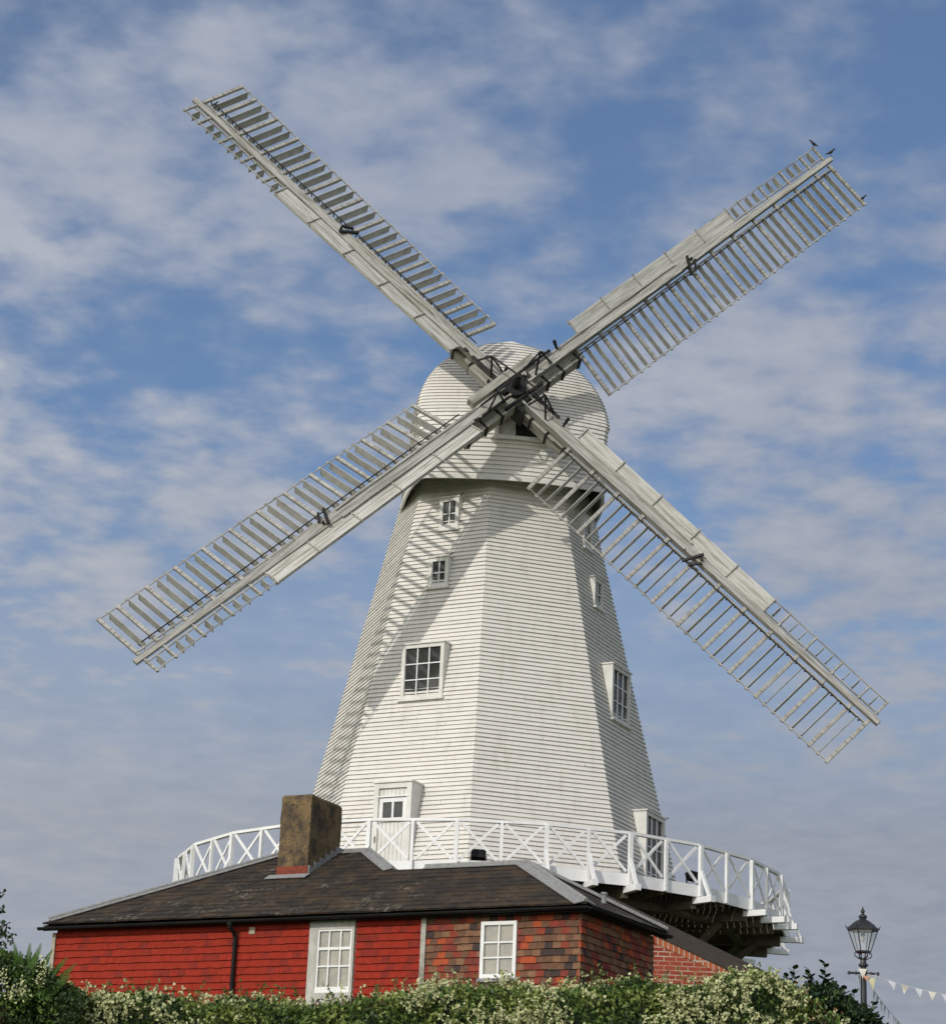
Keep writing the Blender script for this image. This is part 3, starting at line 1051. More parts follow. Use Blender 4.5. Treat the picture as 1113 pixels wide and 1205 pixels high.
    while o0 < 3.05 - 1e-6:
        cuts = [min(o0 + stp, 3.05)]
        if o0 < 2.0 < cuts[0] - 1e-6: cuts = [2.0]
        o1 = cuts[0]
        # split each course in slates of slightly different lift
        sa, sb = left(o0), (right(o0) if o0 < 2.0 - 1e-6 else 4.65 + o0 - 2.0)
        sa1, sb1 = left(o1), (right(o1) if o1 <= 2.0 + 1e-6 else 4.65 + o1 - 2.0)
        n = max(2, int((sa - sb) / .26))
        for i in range(n):
            t0, t1 = i / n, (i + 1) / n
            li = .013 + crs.uniform(-.004, .006)
            A = K(sa + (sb - sa) * t0, o0, RZ(o0)) + rn * li
            B = K(sa + (sb - sa) * t1 + .004, o0, RZ(o0)) + rn * (li + crs.uniform(-.003, .003))
            C = K(sa1 + (sb1 - sa1) * t1 + .004, o1, RZ(o1)) + rn * .003
            D = K(sa1 + (sb1 - sa1) * t0, o1, RZ(o1)) + rn * .003
            b.face([A, B, C, D])
            b.face([A - rn * .03, B - rn * .03, B, A])
        o0 = o1
    # right-hand hip, back slopes, left hip
    P0, PR, PV, PL1, PL0, PA = K(0, 0, RZ(0)), K(2.0, 2.0, RZ(2.0)), K(4.65, 2.0, RZ(2.0)), K(5.70, 3.05, RZ(3.05)), K(7.63, 3.05, RZ(3.05)), K(10.68, 0, RZ(0))
    PC = V((3.706, 41.408, EZ))
    PAb = K(10.68, 6.1, EZ)
    PLb = K(3.4, 6.1, EZ)
    PBm = K(3.4, 3.15, EZ)
    b.face([P0, PC, PR]); b.face([PR, PC, PBm, PV]); b.face([PV, PBm, PLb, PL1])
    b.face([PL1, PLb, PAb, PL0]); b.face([PL0, PAb, PA])
    # soffit
    b.face([p - V((0, 0, .035)) for p in (P0, PA, PAb, PLb, PBm, PC)])
    roof = b.build('roof', slate, cottage)
    # lead hips and ridges: tent strips laid on the slopes
    def lead(name, p, q, na, nb_, wa, wb, roll=.035):
        b = MB()
        ax = (q - p).normalized()
        for nrm, w in ((na, wa), (nb_, wb)):
            if w <= 0: continue
            side = nrm.cross(ax).normalized()
            mid = (side)
            # choose the side pointing away from the other slope
            if side.dot(nb_ if nrm is na else na) > 0: side = -side
            if side.z > 0: side = -side
            b.box8([p + nrm * .028, q + nrm * .028, q + nrm * .028 + side * w, p + nrm * .028 + side * w,
                    p + nrm * .042, q + nrm * .042, q + nrm * .042 + side * w, p + nrm * .042 + side * w])
        if roll: b.tube([p + (na + nb_).normalized() * .05, q + (na + nb_).normalized() * .05], roll, 8)
        b.build(name, M['lead'], roof)
    nF = rn
    nRt = (PC - P0).cross(PR - P0).normalized()
    nRt = nRt if nRt.z > 0 else -nRt
    nLh = (V((0, 0, cos(PITCHR))) + cd * sin(PITCHR)).normalized()
    nLr = (V((0, 0, cos(PITCHR))) - cd * sin(PITCHR)).normalized()
    nBk = (V((0, 0, cos(PITCHR))) + cn * sin(PITCHR)).normalized()
    lead('hip_flashing', P0 + (PR - P0) * .01, PR, nF, nRt, .20, .16)
    lead('hip_flashing', PA + (PL0 - PA) * .03, PL0, nF, nLh, .13, .12)
    lead('hip_flashing', PV, PL1, nF, nLr, .17, .12, .03)
    lead('ridge_flashing', PR, PV + (PR - PV) * .25, nF, nBk, .11, .1)
    lead('ridge_flashing', PL1, PL0, nF, nBk, .09, .1)
    lead('hip_flashing', PC + (PR - PC) * .02, PC + (PR - PC) * .97, nRt, nBk, .10, .10, .03)
    # fascia and gutter
    b = MB()
    b.obox(K(-.02, .06, EZ - .125), cd * 10.72, cn * .03, V((0, 0, .08)))
    b.beam(K(.05, .14, EZ - .085), K(.05, .14, EZ - .085) + cdir_r * 3.0, .03, .075)
    b.build('fascia', M['blackpaint'], cottage)
    b = MB()
    for (p, q, offd) in ((K(-.06, -.0, EZ - .05), K(10.76, -.0, EZ - .075), None), (K(-.06, 0, EZ - .05), PC + V((.02, .03, -.05)), None)):
        ax = (q - p).normalized()
        sd = ax.cross(V((0, 0, 1)))
        rr = []
        for t in (0, 1):
            base = p if t == 0 else q
            rr.append([base + sd * (.052 * cos(a)) - V((0, 0, .052 * sin(a))) for a in [pi * i / 8 for i in range(9)]] +
                      [base + sd * (.044 * cos(a)) - V((0, 0, .044 * sin(a))) for a in [pi - pi * i / 8 for i in range(9)]])
        b.rings(rr)
    b.build('gutter', M['blackpaint'], cottage)
    # downpipe
    b = MB()
    s = 6.72
    b.tube([K(s, 0, EZ - .12), K(s, .01, EZ - .19), K(s - .02, .12, EZ - .27), K(s - .03, .16, EZ - .34), K(s - .03, .165, 5.2)], .036, 10)
    for z in (7.60, 6.9):
        b.tube([K(s - .03, .165, z - .03), K(s - .03, .165, z + .03)], .046, 10)
    b.tube([K(s, 0, EZ - .16), K(s, 0, EZ - .10)], .05, 10)
    b.build('downpipe', M['blackpaint'], cottage)
    # pale vent tile under the eaves
    b = MB()
    b.obox(K(6.44, .24, 7.76), -cd * .11, out * .045, V((0, 0, .12)))
    b.build('wall_vent', M['plaster'], cottage)
    # ---- windows
    def win(s0, s1, z0, z1, jl, jr, jt, jb, cols, zrows, inner, bars=.026, depth=.10, sill=True, meet=None, frame='rail'):
        """s0 > s1 (left to right in view)"""
        def P(s, z, d): return K(s, .24, z) + out * d
        b = MB()
        fo = .05
        b.obox(P(s0, z0, fo), -cd * jl, cn * depth, V((0, 0, z1 - z0)))
        b.obox(P(s1, z0, fo), cd * jr, cn * depth, V((0, 0, z1 - z0)))
        b.obox(P(s0 - jl, z1 - jt, fo), -cd * (s0 - s1 - jl - jr), cn * depth, V((0, 0, jt)))
        b.obox(P(s0 - jl, z0, fo), -cd * (s0 - s1 - jl - jr), cn * depth, V((0, 0, jb)))
        w = b.build('window', M[frame], cottage)
        if frame != 'rail':                 # painted sash inside the weathered box frame
            b = MB()
            g0, g1, h0, h1 = s0 - jl, s1 + jr, z0 + jb, z1 - jt
            b.obox(P(g0, h0, .042), -cd * .03, cn * .03, V((0, 0, h1 - h0)))
            b.obox(P(g1, h0, .042), cd * .03, cn * .03, V((0, 0, h1 - h0)))
            b.obox(P(g0 - .03, h1 - .03, .042), -cd * (g0 - g1 - .06), cn * .03, V((0, 0, .03)))
            b.obox(P(g0, h0 - .10, .053), -cd * (g0 - g1), cn * .03, V((0, 0, .10)))
            b.build('sash', M['rail'], w)
        b = MB()
        gs0, gs1, gz0, gz1 = s0 - jl, s1 + jr, z0 + jb, z1 - jt
        b.obox(P(gs0, gz0, .012), -cd * (gs0 - gs1), cn * .008, V((0, 0, gz1 - gz0)))
        g = b.build('pane', M['winglass'], w)
        b = MB()
        nf = 14
        for i in range(nf):
            a0 = gs0 - (gs0 - gs1) * i / nf; a1 = gs0 - (gs0 - gs1) * (i + 1) / nf
            dd = .03 * (i % 2) + .02 * (i % 3) if inner != 'blind' else 0
            b.obox(P(a0, gz0 + (.17 if inner == 'blind' else 0), -.028 - dd), -cd * (a0 - a1), cn * .012, V((0, 0, gz1 - gz0 - (.17 if inner == 'blind' else 0))))
        b.build(inner, M[inner], w)
        b = MB()
        for i in range(1, cols):
            s_ = gs0 - (gs0 - gs1) * i / cols
            b.obox(P(s_ + bars / 2, gz0 + .001, .034), -cd * bars, cn * .022, V((0, 0, gz1 - gz0 - .002)))
        for z_ in zrows:
            bw = .045 if z_ == meet else bars
            for i in range(cols):
                a0 = gs0 - (gs0 - gs1) * i / cols - (bars / 2 if i else 0)
                a1 = gs0 - (gs0 - gs1) * (i + 1) / cols + (bars / 2 if i < cols - 1 else 0)
                b.obox(P(a0, z_ - bw / 2, .036), -cd * (a0 - a1), cn * .022, V((0, 0, bw)))
        b.build('glazing_bar', M['rail'], w)
        if sill:
            b = MB()
            b.obox(P(s0 + .03, z0 - .06, .085), -cd * (s0 - s1 + .06), cn * .15, V((0, 0, .058)))
            b.build('sill', M['lead'], w)
    win(5.23, 4.35, 6.42, 7.985, .17, .045, .19, .40, 3, (7.47, 7.17), 'blind', meet=7.47, frame='oldwhite')
    win(1.97, 1.32, 6.90, 7.835, .06, .06, .06, .07, 2, (7.24, 7.49), 'curtain')
    # ---- chimney
    b = MB()
    s0, s1, oa, ob = 7.00, 6.37, 1.95, 3.11
    zt = 10.56
    crs = random.Random(4)
    # rough rendered stack with uneven rounded top
    nx, ny, nz = 5, 8, 9
    def cp(u, v, z, infl=0.0):
        q = K(s0 + (s1 - s0) * u, oa + (ob - oa) * v, z)
        ctr = K((s0 + s1) / 2, (oa + ob) / 2, z)
        d = (q - ctr)
        nzv = noise.noise(q * 3.1) * .018 + noise.noise(q * 9) * .008
        return q + d.normalized() * (nzv + infl)
    per = [(i / nx, 0) for i in range(nx)] + [(1, j / ny) for j in range(ny)] + [(1 - i / nx, 1) for i in range(nx)] + [(0, 1 - j / ny) for j in range(ny)]
    zs = [8.6] + [9.25 + (zt - 9.25) * i / nz for i in range(nz + 1)]
    rr = [[cp(u, v, z) for u, v in per] for z in zs]
    rr.append([cp(u, v, zt + .045, -.05) for u, v in per])
    b.rings(rr)
    ch = b.build('chimney', M['render'], roof, False)
    b = MB()
    for (a, c, ln) in ((K(s0 + .012, oa - .02, 8.95), -cd, s0 - s1 + .024),):
        b.obox(a, c * ln, cn * .04, V((0, 0, .32)), 0)
    b.build('brick_band', M['brickband'], roof)
    b = MB()
    b.obox(K(s0 + .04, oa - .045, 8.92), -cd * (s0 - s1 + .08), cn * .03, V((0, 0, .20)))
    # apron on the slope
    fa = K(s0 + .12, oa - .05, RZ(oa - .05)) + rn * .035
    fb = K(s1 - .10, oa - .05, RZ(oa - .05)) + rn * .035
    dn = (-cn * cos(PITCHR) - V((0, 0, sin(PITCHR))))
    b.obox(fa, fb - fa, dn * .20, rn * .012)
    # stepped side flashing
    n = 6
    for i in range(n):
        o1 = oa + (ob - oa) * i / n; o2 = oa + (ob - oa) * (i + 1) / n
        b.obox(K(s1 - .035, o1, RZ(o1) - .1), cd * .02, cn * (o2 - o1), V((0, 0, .24 + .04)))
    b.build('chimney_flashing', M['lead'], roof)
    # small vent on the right hip
    b = MB()
    vp = P0 + (PC - P0) * .42 + (PR - P0) * .30
    b.tube([vp, vp + V((0, 0, .17))], .045, 8)
    b.tube([vp + V((0, 0, .15)), vp + V((0, 0, .19))], .06, 8)
    b.build('roof_vent', M['lead'], roof)
M['winglass'] = None
def win_glass():
    m_ = bpy.data.materials.new('clear_window_glass')
    m_.use_nodes = True
    nt = m_.node_tree
    gl = nt.nodes.new('ShaderNodeBsdfGlossy'); gl.inputs['Roughness'].default_value = .03
    gl.inputs['Color'].default_value = (.9, .93, .95, 1)
    tr = nt.nodes.new('ShaderNodeBsdfTransparent'); tr.inputs['Color'].default_value = (.97, .98, .98, 1)
    mx = nt.nodes.new('ShaderNodeMixShader'); mx.inputs[0].default_value = .05
    nt.links.new(tr.outputs[0], mx.inputs[1]); nt.links.new(gl.outputs[0], mx.inputs[2])
    nt.links.new(mx.outputs[0], nt.nodes['Material Output'].inputs[0])
    return m_
M['winglass'] = win_glass()
cottage_build()

# ================================================================== BRICK OUTBUILDING
def outbuilding():
    t = thing('outbuilding', 'small red brick outbuilding with sloping dark roof tucked under the white gallery', 'outbuilding', V((5.5, 46.5, GZ)))
    brick = course_mat('red_brick', [(0.30, 0.055, 0.03), (0.23, 0.04, 0.025), (0.34, 0.075, 0.04)], (0.48, 0.40, 0.31), (1, 0, 0), .225, .085, msize=.011, bump=.3)
    def zt(x): return 8.444 - .42 * (x - 3.95)
    x0, x1 = 2.9, 8.6
    b = MB()
    b.box8([V((x0, 45, 4.8)), V((x1, 45, 4.8)), V((x1, 47.4, 4.8)), V((x0, 47.4, 4.8)),
            V((x0, 45, zt(x0) - .09)), V((x1, 45, zt(x1) - .09)), V((x1, 47.4, zt(x1) - .09)), V((x0, 47.4, zt(x0) - .09))])
    b.build('wall', brick, t)
    vb = course_mat('verge_brick', [(0.42, 0.12, 0.05), (0.30, 0.065, 0.035)], (0.45, 0.38, 0.30), (1, 0, 0), .1, 3.0, msize=.012)
    b = MB()
    ax = (V((x1, 45, zt(x1))) - V((x0, 45, zt(x0))))
    b.obox(V((x0, 44.985, zt(x0) - .13)), ax, V((0, .12, 0)), V((0, 0, .13)))
    b.build('verge', vb, t)
    sl = mat('dark_slate', (0.040, 0.034, 0.030), (0.065, 0.05, 0.04), 5, .85, .4, 14)
    b = MB()
    def zr(x): return 9.161 - .434 * (x - 4.198) - .02
    n = 12
    for i in range(n):
        t0, t1 = i / n, (i + 1) / n
        def pt(x, t, lift): return V((x, 44.96 + (47.5 - 44.96) * t, (zt(x) + .005) * (1 - t) + zr(x) * t + lift))
        b.box8([pt(x0, t0, 0), pt(x1 + .2, t0, 0), pt(x1 + .2, t1, 0), pt(x0, t1, 0),
                pt(x0, t0, .045), pt(x1 + .2, t0, .045), pt(x1 + .2, t1, .025), pt(x0, t1, .025)])
    b.face([V((x0, 47.5, zr(x0))), V((x1 + .2, 47.5, zr(x1 + .2))), V((x1 + .2, 50.5, zr(x1 + .2) - 1.4)), V((x0, 50.5, zr(x0) - 1.4))])
    b.build('roof', sl, t)
outbuilding()

# ================================================================== FOLIAGE
def leaf(b, p, d, n, l, w, mi=0):
    """pointed leaf: base p, direction d, normal n"""
    s = d.cross(n)
    if s.length < 1e-4: return
    s.normalize()
    m_ = p + d * (l * .5)
    fold = n * (w * .25)
    b.v.extend([p, m_ + s * w * .5 + fold, p + d * l, m_ - s * w * .5 + fold])
    k = len(b.v)
    b.f.append((k - 4, k - 3, k - 2, k - 1)); b.mi.append(mi)
def rv(rng, zb=0.0):
    while True:
        v = V((rng.uniform(-1, 1), rng.uniform(-1, 1), rng.uniform(-1, 1)))
        if .05 < v.length < 1: return (v.normalized() + V((0, 0, zb))).normalized()

HX = [(-8.5, 5.45), (-6.386, 5.45), (-5.6, 5.62), (-4.3, 5.72), (-3.47, 5.68), (-1.565, 5.70), (-.9, 5.80), (-.384, 5.94), (.33, 6.03), (1.2, 6.02), (2.0, 6.12),
      (2.72, 6.15), (3.1, 6.10), (3.55, 6.22), (4.0, 6.31), (4.4, 6.28), (4.9, 6.10), (5.3, 5.76), (5.8, 5.45), (6.6, 5.3), (8.5, 5.2)]
def htop(x):
    for (a, za), (c, zc) in zip(HX, HX[1:]):
        if a <= x <= c: return za + (zc - za) * (x - a) / (c - a)
    return 5.5
def hedge():
    t = thing('flowering_hedge', 'long green climber hedge covered in cream flowers in front of the cottage', 'hedge', V((0, 34.2, GZ)))
    rng = random.Random(21)
    b = MB()
    def surf(x, y):
        z = htop(x) - .05 - .16 * ((y - 34.2) / 1.1) ** 2
        z += .15 * noise.noise(V((x * 1.3, y * 1.3, 0))) + .09 * noise.noise(V((x * 3.4, y * 3.4, 5))) + .05 * noise.noise(V((x * 8, y * 8, 9)))
        return z
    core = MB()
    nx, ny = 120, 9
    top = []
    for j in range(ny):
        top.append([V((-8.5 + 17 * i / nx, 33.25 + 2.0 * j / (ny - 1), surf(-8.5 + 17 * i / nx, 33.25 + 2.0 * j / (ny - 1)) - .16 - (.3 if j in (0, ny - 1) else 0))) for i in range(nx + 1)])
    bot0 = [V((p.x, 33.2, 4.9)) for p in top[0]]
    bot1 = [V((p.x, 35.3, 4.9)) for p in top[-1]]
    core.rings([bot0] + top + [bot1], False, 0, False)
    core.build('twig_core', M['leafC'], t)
    for i in range(60000):
        x = rng.uniform(-8.3, 8.3)
        if rng.random() < .36: y = rng.uniform(32.95, 33.3); z = surf(x, 33.3) - rng.uniform(.0, 1.0) ** 1.2 * 1.45
        else:
            y = rng.uniform(33.1, 35.2); z = surf(x, y) - min(rng.expovariate(9), .5)
        cl = noise.noise(V((x * 2.2, y * 2.2, z * 2.2 + 3)))
        p = V((x, y, z))
        d = rv(rng, .5)
        n = rv(rng, .8)
        c2 = cl + rng.uniform(-.35, .35)
        mi = 1 if c2 > .16 else (0 if c2 > -.2 else 2)
        if noise.noise(V((x * 1.1 + 9, y, 0))) > .30 and rng.random() < .22: mi = 3
        l = rng.uniform(.05, .095)
        leaf(b, p, d, n, l, l * .62, mi)
    # shoots standing out of the top
    for i in range(420):
        x = rng.uniform(-8, 8); y = rng.uniform(33.2, 35.0)
        z = surf(x, y)
        d = (V((rng.uniform(-.6, .6), rng.uniform(-.6, .3), 1))).normalized()
        L_ = rng.uniform(.1, .3)
        for j in range(9):
            p = V((x, y, z)) + d * (L_ * j / 8)
            l = rng.uniform(.04, .075)
            leaf(b, p, rv(rng, .3), rv(rng, .6), l, l * .6, rng.choice((0, 0, 1, 3)))
    b.build('foliage', [M['leafA'], M['leafB'], M['leafC'], M['leafdry']], t)
    f = MB()
    cnt = 0
    while cnt < 1600:
        x = rng.uniform(-8.2, 7)
        onface = rng.random() < .62
        y = 33.0 if onface else rng.uniform(33.0, 35.0)
        zf = rng.uniform(0, .75) if onface else 0
        dens = .36 + 1.9 * noise.noise(V((x * .9 + 4, y * .6, 2 + zf * 1.5))) + .9 * noise.noise(V((x * 3.2, y * 3.2, 8 + zf * 3.5)))
        if -1.9 < x < -.7: dens -= .42
        if x > .2 and x < 5.0: dens += .16
        if x < -2.6: dens -= .12
        if rng.random() > dens: continue
        cnt += 1
        z = surf(x, y) + rng.uniform(-.10, .09)
        if onface: z = surf(x, 33.2) - zf; y = 33.0 - rng.uniform(0, .12)
        d = rv(rng, .9)
        ln = rng.uniform(.08, .22)
        for j in range(rng.randint(7, 13)):
            u = rng.random()
            p = V((x, y, z)) + d * (ln * u) + rv(rng) * (.05 * (1.1 - u))
            l = rng.uniform(.032, .058)
            leaf(f, p, rv(rng, .4), rv(rng, .5) - V((0, .3, 0)), l, l * .95, 0)
    f.build('flower', M['flower'], t)['kind'] = 'stuff'
hedge()

def left_shrub():
    t = thing('feathery_shrub', 'dark green shrub with feathery light green fronds at the left end of the hedge', 'shrub', V((-6.0, 32.9, ground_z(-6, 32.9))))
    rng = random.Random(33)
    b = MB()
    b.tube([V((-6.2, 33.0, 4.3)), V((-6.1, 32.95, 5.0)), V((-6.0, 32.9, 5.6))], [.09, .06, .03], 7)
    b.build('trunk', M['bark'], t)
    b = MB()
    for i in range(15000):
        x = rng.uniform(-7.6, -4.95); y = rng.uniform(32.3, 33.4)
        u = max((x + 6.2) / 1.25, 0)
        topz = 6.05 - .62 * u * u + .14 * noise.noise(V((x * 2.5, y * 2.5, 1))) + .06 * noise.noise(V((x * 7, y * 7, 4))) - .5 * max(0, abs(y - 32.9) - .3)
        z = topz - min(rng.expovariate(2.4), 1.3)
        l = rng.uniform(.045, .09)
        cl = noise.noise(V((x * 2.5, y * 2.5, z * 2.5)))
        leaf(b, V((x, y, z)), rv(rng, .4), rv(rng, .5), l, l * .5, 0 if cl > .12 else 2 if cl < .06 else 1)
    b.build('foliage', [M['leafA'], M['leafC'], M['leafC']], t)
    spots = [(-5.92, 6.12, -.25, .52), (-5.72, 6.14, .05, .58), (-5.55, 6.12, .3, .56), (-5.40, 6.06, .5, .55), (-5.22, 5.98, .75, .6), (-5.10, 5.90, .95, .6), (-6.12, 6.06, -.5, .45),
             (-5.62, 6.02, .18, .5), (-5.82, 6.02, -.1, .5), (-5.32, 5.86, .6, .5), (-5.12, 5.72, 1.1, .5), (-5.42, 5.88, .35, .5), (-5.06, 5.56, 1.3, .45), (-5.7, 5.85, .0, .5)]
    for (x, z, lean, ln) in spots:
        b = MB()
        d = V((lean, rng.uniform(-.25, .1), 1)).normalized()
        tip = V((x, 32.55 + rng.uniform(-.15, .15), z))
        base = tip - d * ln
        n = 26
        b.tube([base, tip], [.008, .003], 5)
        for j in range(n):
            u = j / (n - 1)
            p = base + d * (ln * u)
            for sg in (-1, 1):
                l = .15 * (1 - u * .8)
                side = V((d.z, 0, -d.x)) * sg
                dd = (side * .62 + d * .8 + V((0, rng.uniform(-.4, .4), 0))).normalized()
                leaf(b, p, dd, V((0, -1, .4)).normalized(), l, l * .32)
        b.build('frond', M['frond'], t)
    f = MB()
    for i in range(90):
        x = rng.uniform(-6.35, -5.4); z = rng.uniform(5.35, 5.9)
        if noise.noise(V((x * 3, 0, z * 3))) < -.05: continue
        for j in range(12):
            p = V((x, 32.25, z)) + rv(rng) * .07
            l = rng.uniform(.024, .042)
            leaf(f, p, rv(rng, .4), rv(rng, .3) - V((0, .3, 0)), l, l)
    f.build('flower', M['flower'], t)['kind'] = 'stuff'
left_shrub()

def left_tree():
    t = thing('small_tree', 'small dark-leaved tree whose twigs enter at the left edge of the picture', 'tree', V((-8.6, 36.5, GZ)))
    rng = random.Random(8)
    b = MB()
    tips = []
    b.tube([V((-8.6, 36.5, 4.8)), V((-8.55, 36.5, 5.8)), V((-8.4, 36.45, 6.6)), V((-8.3, 36.4, 7.4))], [.13, .11, .08, .03], 8)
    ends = [(-6.86, 36.0, 7.36), (-6.74, 36.0, 6.88), (-6.58, 35.9, 6.70), (-6.74, 36, 6.56), (-6.85, 36, 7.1), (-7.3, 36.3, 7.0), (-7.6, 36.5, 7.5), (-8.0, 36.2, 7.9), (-8.9, 36.6, 7.7), (-9.4, 36.4, 7.2), (-6.75, 35.8, 6.4), (-9.3, 36.9, 6.6)]
    for e in ends:
        e = V(e)
        s = V((-8.5 + rng.uniform(-.05, .1), 36.45, rng.uniform(5.8, 6.9)))
        mid = s.lerp(e, .55) + V((0, 0, rng.uniform(.05, .2)))
        b.tube([s, mid, e], [.035, .02, .006], 6)
        for i in range(12): tips.append((s.lerp(mid, rng.uniform(.4, 1)), (mid - s).normalized()))
        for i in range(24): tips.append((mid.lerp(e, i / 23), (e - mid).normalized()))
    b.build('trunk', M['bark'], t)
    b = MB()
    for p, d in tips:
        for j in range(5):
            dd = (d * .7 + rv(rng, .2)).normalized()
            l = rng.uniform(.06, .105)
            leaf(b, p + rv(rng) * .07, dd, rv(rng, .6), l, l * .6, rng.choice((0, 0, 1)))
    for i in range(3500):
        v = rv(rng) * (rng.random() ** .4)
        p = V((-8.55 + v.x * 1.15, 36.5 + v.y * 1.0, 6.9 + v.z * .95))
        if noise.noise(p * 1.8) < -.12: continue
        l = rng.uniform(.06, .11)
        leaf(b, p, rv(rng, .2), rv(rng, .6), l, l * .6, rng.choice((0, 0, 1)))
    b.build('crown', [M['leafR'], M['leafC']], t)
left_tree()

def right_shrub():
    t = thing('upright_shrub', 'dark round-leaved shrub with upright shoots beside the lamp post', 'shrub', V((5.8, 36, GZ)))
    rng = random.Random(12)
    b = MB(); st = MB()
    shoots = [(4.98, 6.62, .06), (5.10, 6.78, .02), (5.26, 6.70, .05), (5.38, 6.62, .08), (5.50, 6.80, -.02), (5.56, 6.55, .1), (5.66, 6.45, .1), (5.78, 6.42, .04), (5.88, 6.30, .1),
              (6.0, 6.46, .05), (6.1, 6.30, .06), (6.22, 6.25, .1), (4.85, 6.45, -.06), (5.2, 6.4, .0), (6.3, 6.05, .1), (5.45, 6.35, 0), (5.95, 6.15, 0)]
    for (x, zt_, lean) in shoots:
        y = 36 + rng.uniform(-.35, .35)
        base = V((x - lean - .15 * (x - 5.6), y, 5.0)); tip = V((x, y, zt_))
        st.tube([base, base.lerp(tip, .6), tip], [.02, .014, .005], 6)
        L_ = (tip - base).length
        n = int(L_ / .038)
        for j in range(n):
            u = .25 + .75 * j / (n - 1)
            p = base.lerp(tip, u)
            a = j * 2.4 + rng.uniform(-.3, .3)
            l = rng.uniform(.12, .17) * (1.1 - .35 * u)
            d = V((cos(a), sin(a) * .9, .55)).normalized()
            nrm = V((-cos(a) * .5, -sin(a) * .5, .9)).normalized()
            # rounded leaf (hexagon)
            s = d.cross(nrm).normalized()
            P = [p, p + d * l * .3 + s * l * .38, p + d * l * .75 + s * l * .34, p + d * l, p + d * l * .75 - s * l * .34, p + d * l * .3 - s * l * .38]
            b.face(P, rng.choice((0, 0, 1)))
    for i in range(6500):
        a = rng.uniform(0, 2 * pi); u = rng.random() ** .5
        x = 5.62 + .85 * u * cos(a); y = 36.05 + .7 * u * sin(a)
        topz = 6.50 - .25 * u * u - .38 * max(x - 5.5, 0) + .18 * noise.noise(V((x * 3.1, y * 3.1, 1)))
        z = topz - min(rng.expovariate(2.6), 1.4)
        l = rng.uniform(.07, .11)
        leaf(b, V((x, y, z)), rv(rng, .3), rv(rng, .7), l, l * .72, rng.choice((0, 0, 1)))
    st.build('stem', M['bark'], t)
    b.build('foliage', [M['leafR'], M['leafC']], t)
right_shrub()

# ================================================================== STREET LAMP AND BUNTING
LX, LY = 6.975, 41.0
def lamp():
    gz = ground_z(LX, LY)
    t = thing('street_lamp', 'black Victorian style street lamp with six-sided glass lantern and ladder bar', 'street lamp', V((LX, LY, gz)))
    c = V((LX, LY, 0))
    b = MB()
    b.lathe(c, [(.16, gz - .2), (.16, gz + .25), (.12, gz + .35), (.085, gz + .8), (.10, gz + .85), (.062, gz + .95), (.05, 7.44), (.065, 7.46), (.065, 7.5),
                (.05, 7.52), (.052, 7.54), (.085, 7.56), (.085, 7.585), (.055, 7.60), (.048, 7.66), (.055, 7.68), (.055, 7.69)], 14)
    b.build('post', M['lampblack'], t, False)
    b = MB()
    z = 7.435
    b.tube([c + V((-.235, 0, z)), c + V((.235, 0, z))], .018, 8)
    for s in (-1, 1):
        b.lathe(c + V((s * .245, 0, z - .03)), [(.012, 0), (.028, .015), (.028, .045), (.012, .06)], 8)
        b.lathe(c + V((s * .13, 0, z - .028)), [(.012, 0), (.026, .012), (.026, .042), (.012, .056)], 8)
    b.build('ladder_bar', M['lampblack'], t)
    b = MB()
    for k in range(4):
        a = pi / 4 + k * pi / 2 - .5
        e = V((cos(a), sin(a), 0))
        pts = [c + e * r + V((0, 0, z_)) for r, z_ in ((.04, 7.66), (.10, 7.69), (.155, 7.72), (.16, 7.77), (.125, 7.785), (.11, 7.76))]
        b.tube(pts, .009, 6)
        b.tube([c + e * .03 + V((0, 0, 7.67)), c + e * .075 + V((0, 0, 7.72)), c + e * .085 + V((0, 0, 7.80))], .010, 6)
    b.build('scroll_bracket', M['lampblack'], t)
    # lantern
    zb, ze = 7.80, 8.17
    r0, r1 = .125, .255
    def hx(r, z, k): 
        a = radians(60 * k + 0) 
        return c + V((cos(a) * r, sin(a) * r, z))
    b = MB()
    for k in range(6):
        b.beam(hx(r0, zb, k), hx(r1, ze, k), .016, .016, hdir(0))
        b.beam(hx(r0, zb, k), hx(r0, zb, k + 1), .018, .022)
        b.beam(hx(r1, ze, k), hx(r1, ze, k + 1), .022, .03)
        b.beam(hx(r1 + .02, ze + .02, k), hx(r1 + .045, ze + .075, k), .022, .022, hdir(0), w1=.008, h1=.008)
    b.rings([[hx(r0 * .98, zb - .008, k) for k in range(6)], [hx(r0 * .98, zb + .004, k) for k in range(6)]])
    lt = b.build('lantern', M['lampblack'], t)
    b = MB()
    for k in range(6):
        b.face([hx(r0 * .97, zb + .012, k), hx(r0 * .97, zb + .012, k + 1), hx(r1 * .97, ze - .014, k + 1), hx(r1 * .97, ze - .014, k)])
    b.build('pane', M['lampglass'], lt)
    b = MB()
    prof = [(.275, 8.168), (.275, 8.20), (.225, 8.235), (.165, 8.29), (.115, 8.325), (.075, 8.345), (.06, 8.35), (.06, 8.365)]
    b.rings([[hx(r, z, k) for k in range(6)] for r, z in prof])
    b.lathe(c, [(.05, 8.36), (.072, 8.385), (.072, 8.41), (.045, 8.43), (.028, 8.44), (.022, 8.455), (.036, 8.485), (.034, 8.505), (.018, 8.53), (.004, 8.575)], 12)
    b.build('lamp_roof', M['lampblack'], lt)
    b = MB()
    b.lathe(c, [(.035, 8.16), (.035, 8.08), (.045, 8.075)][::-1], 10, 1)
    b.lathe(c, [(.012, 7.98), (.03, 8.0), (.034, 8.03), (.02, 8.072)], 10, 0)
    b.build('bulb', [M['bulb'], M['lampblack']], lt)
lamp()

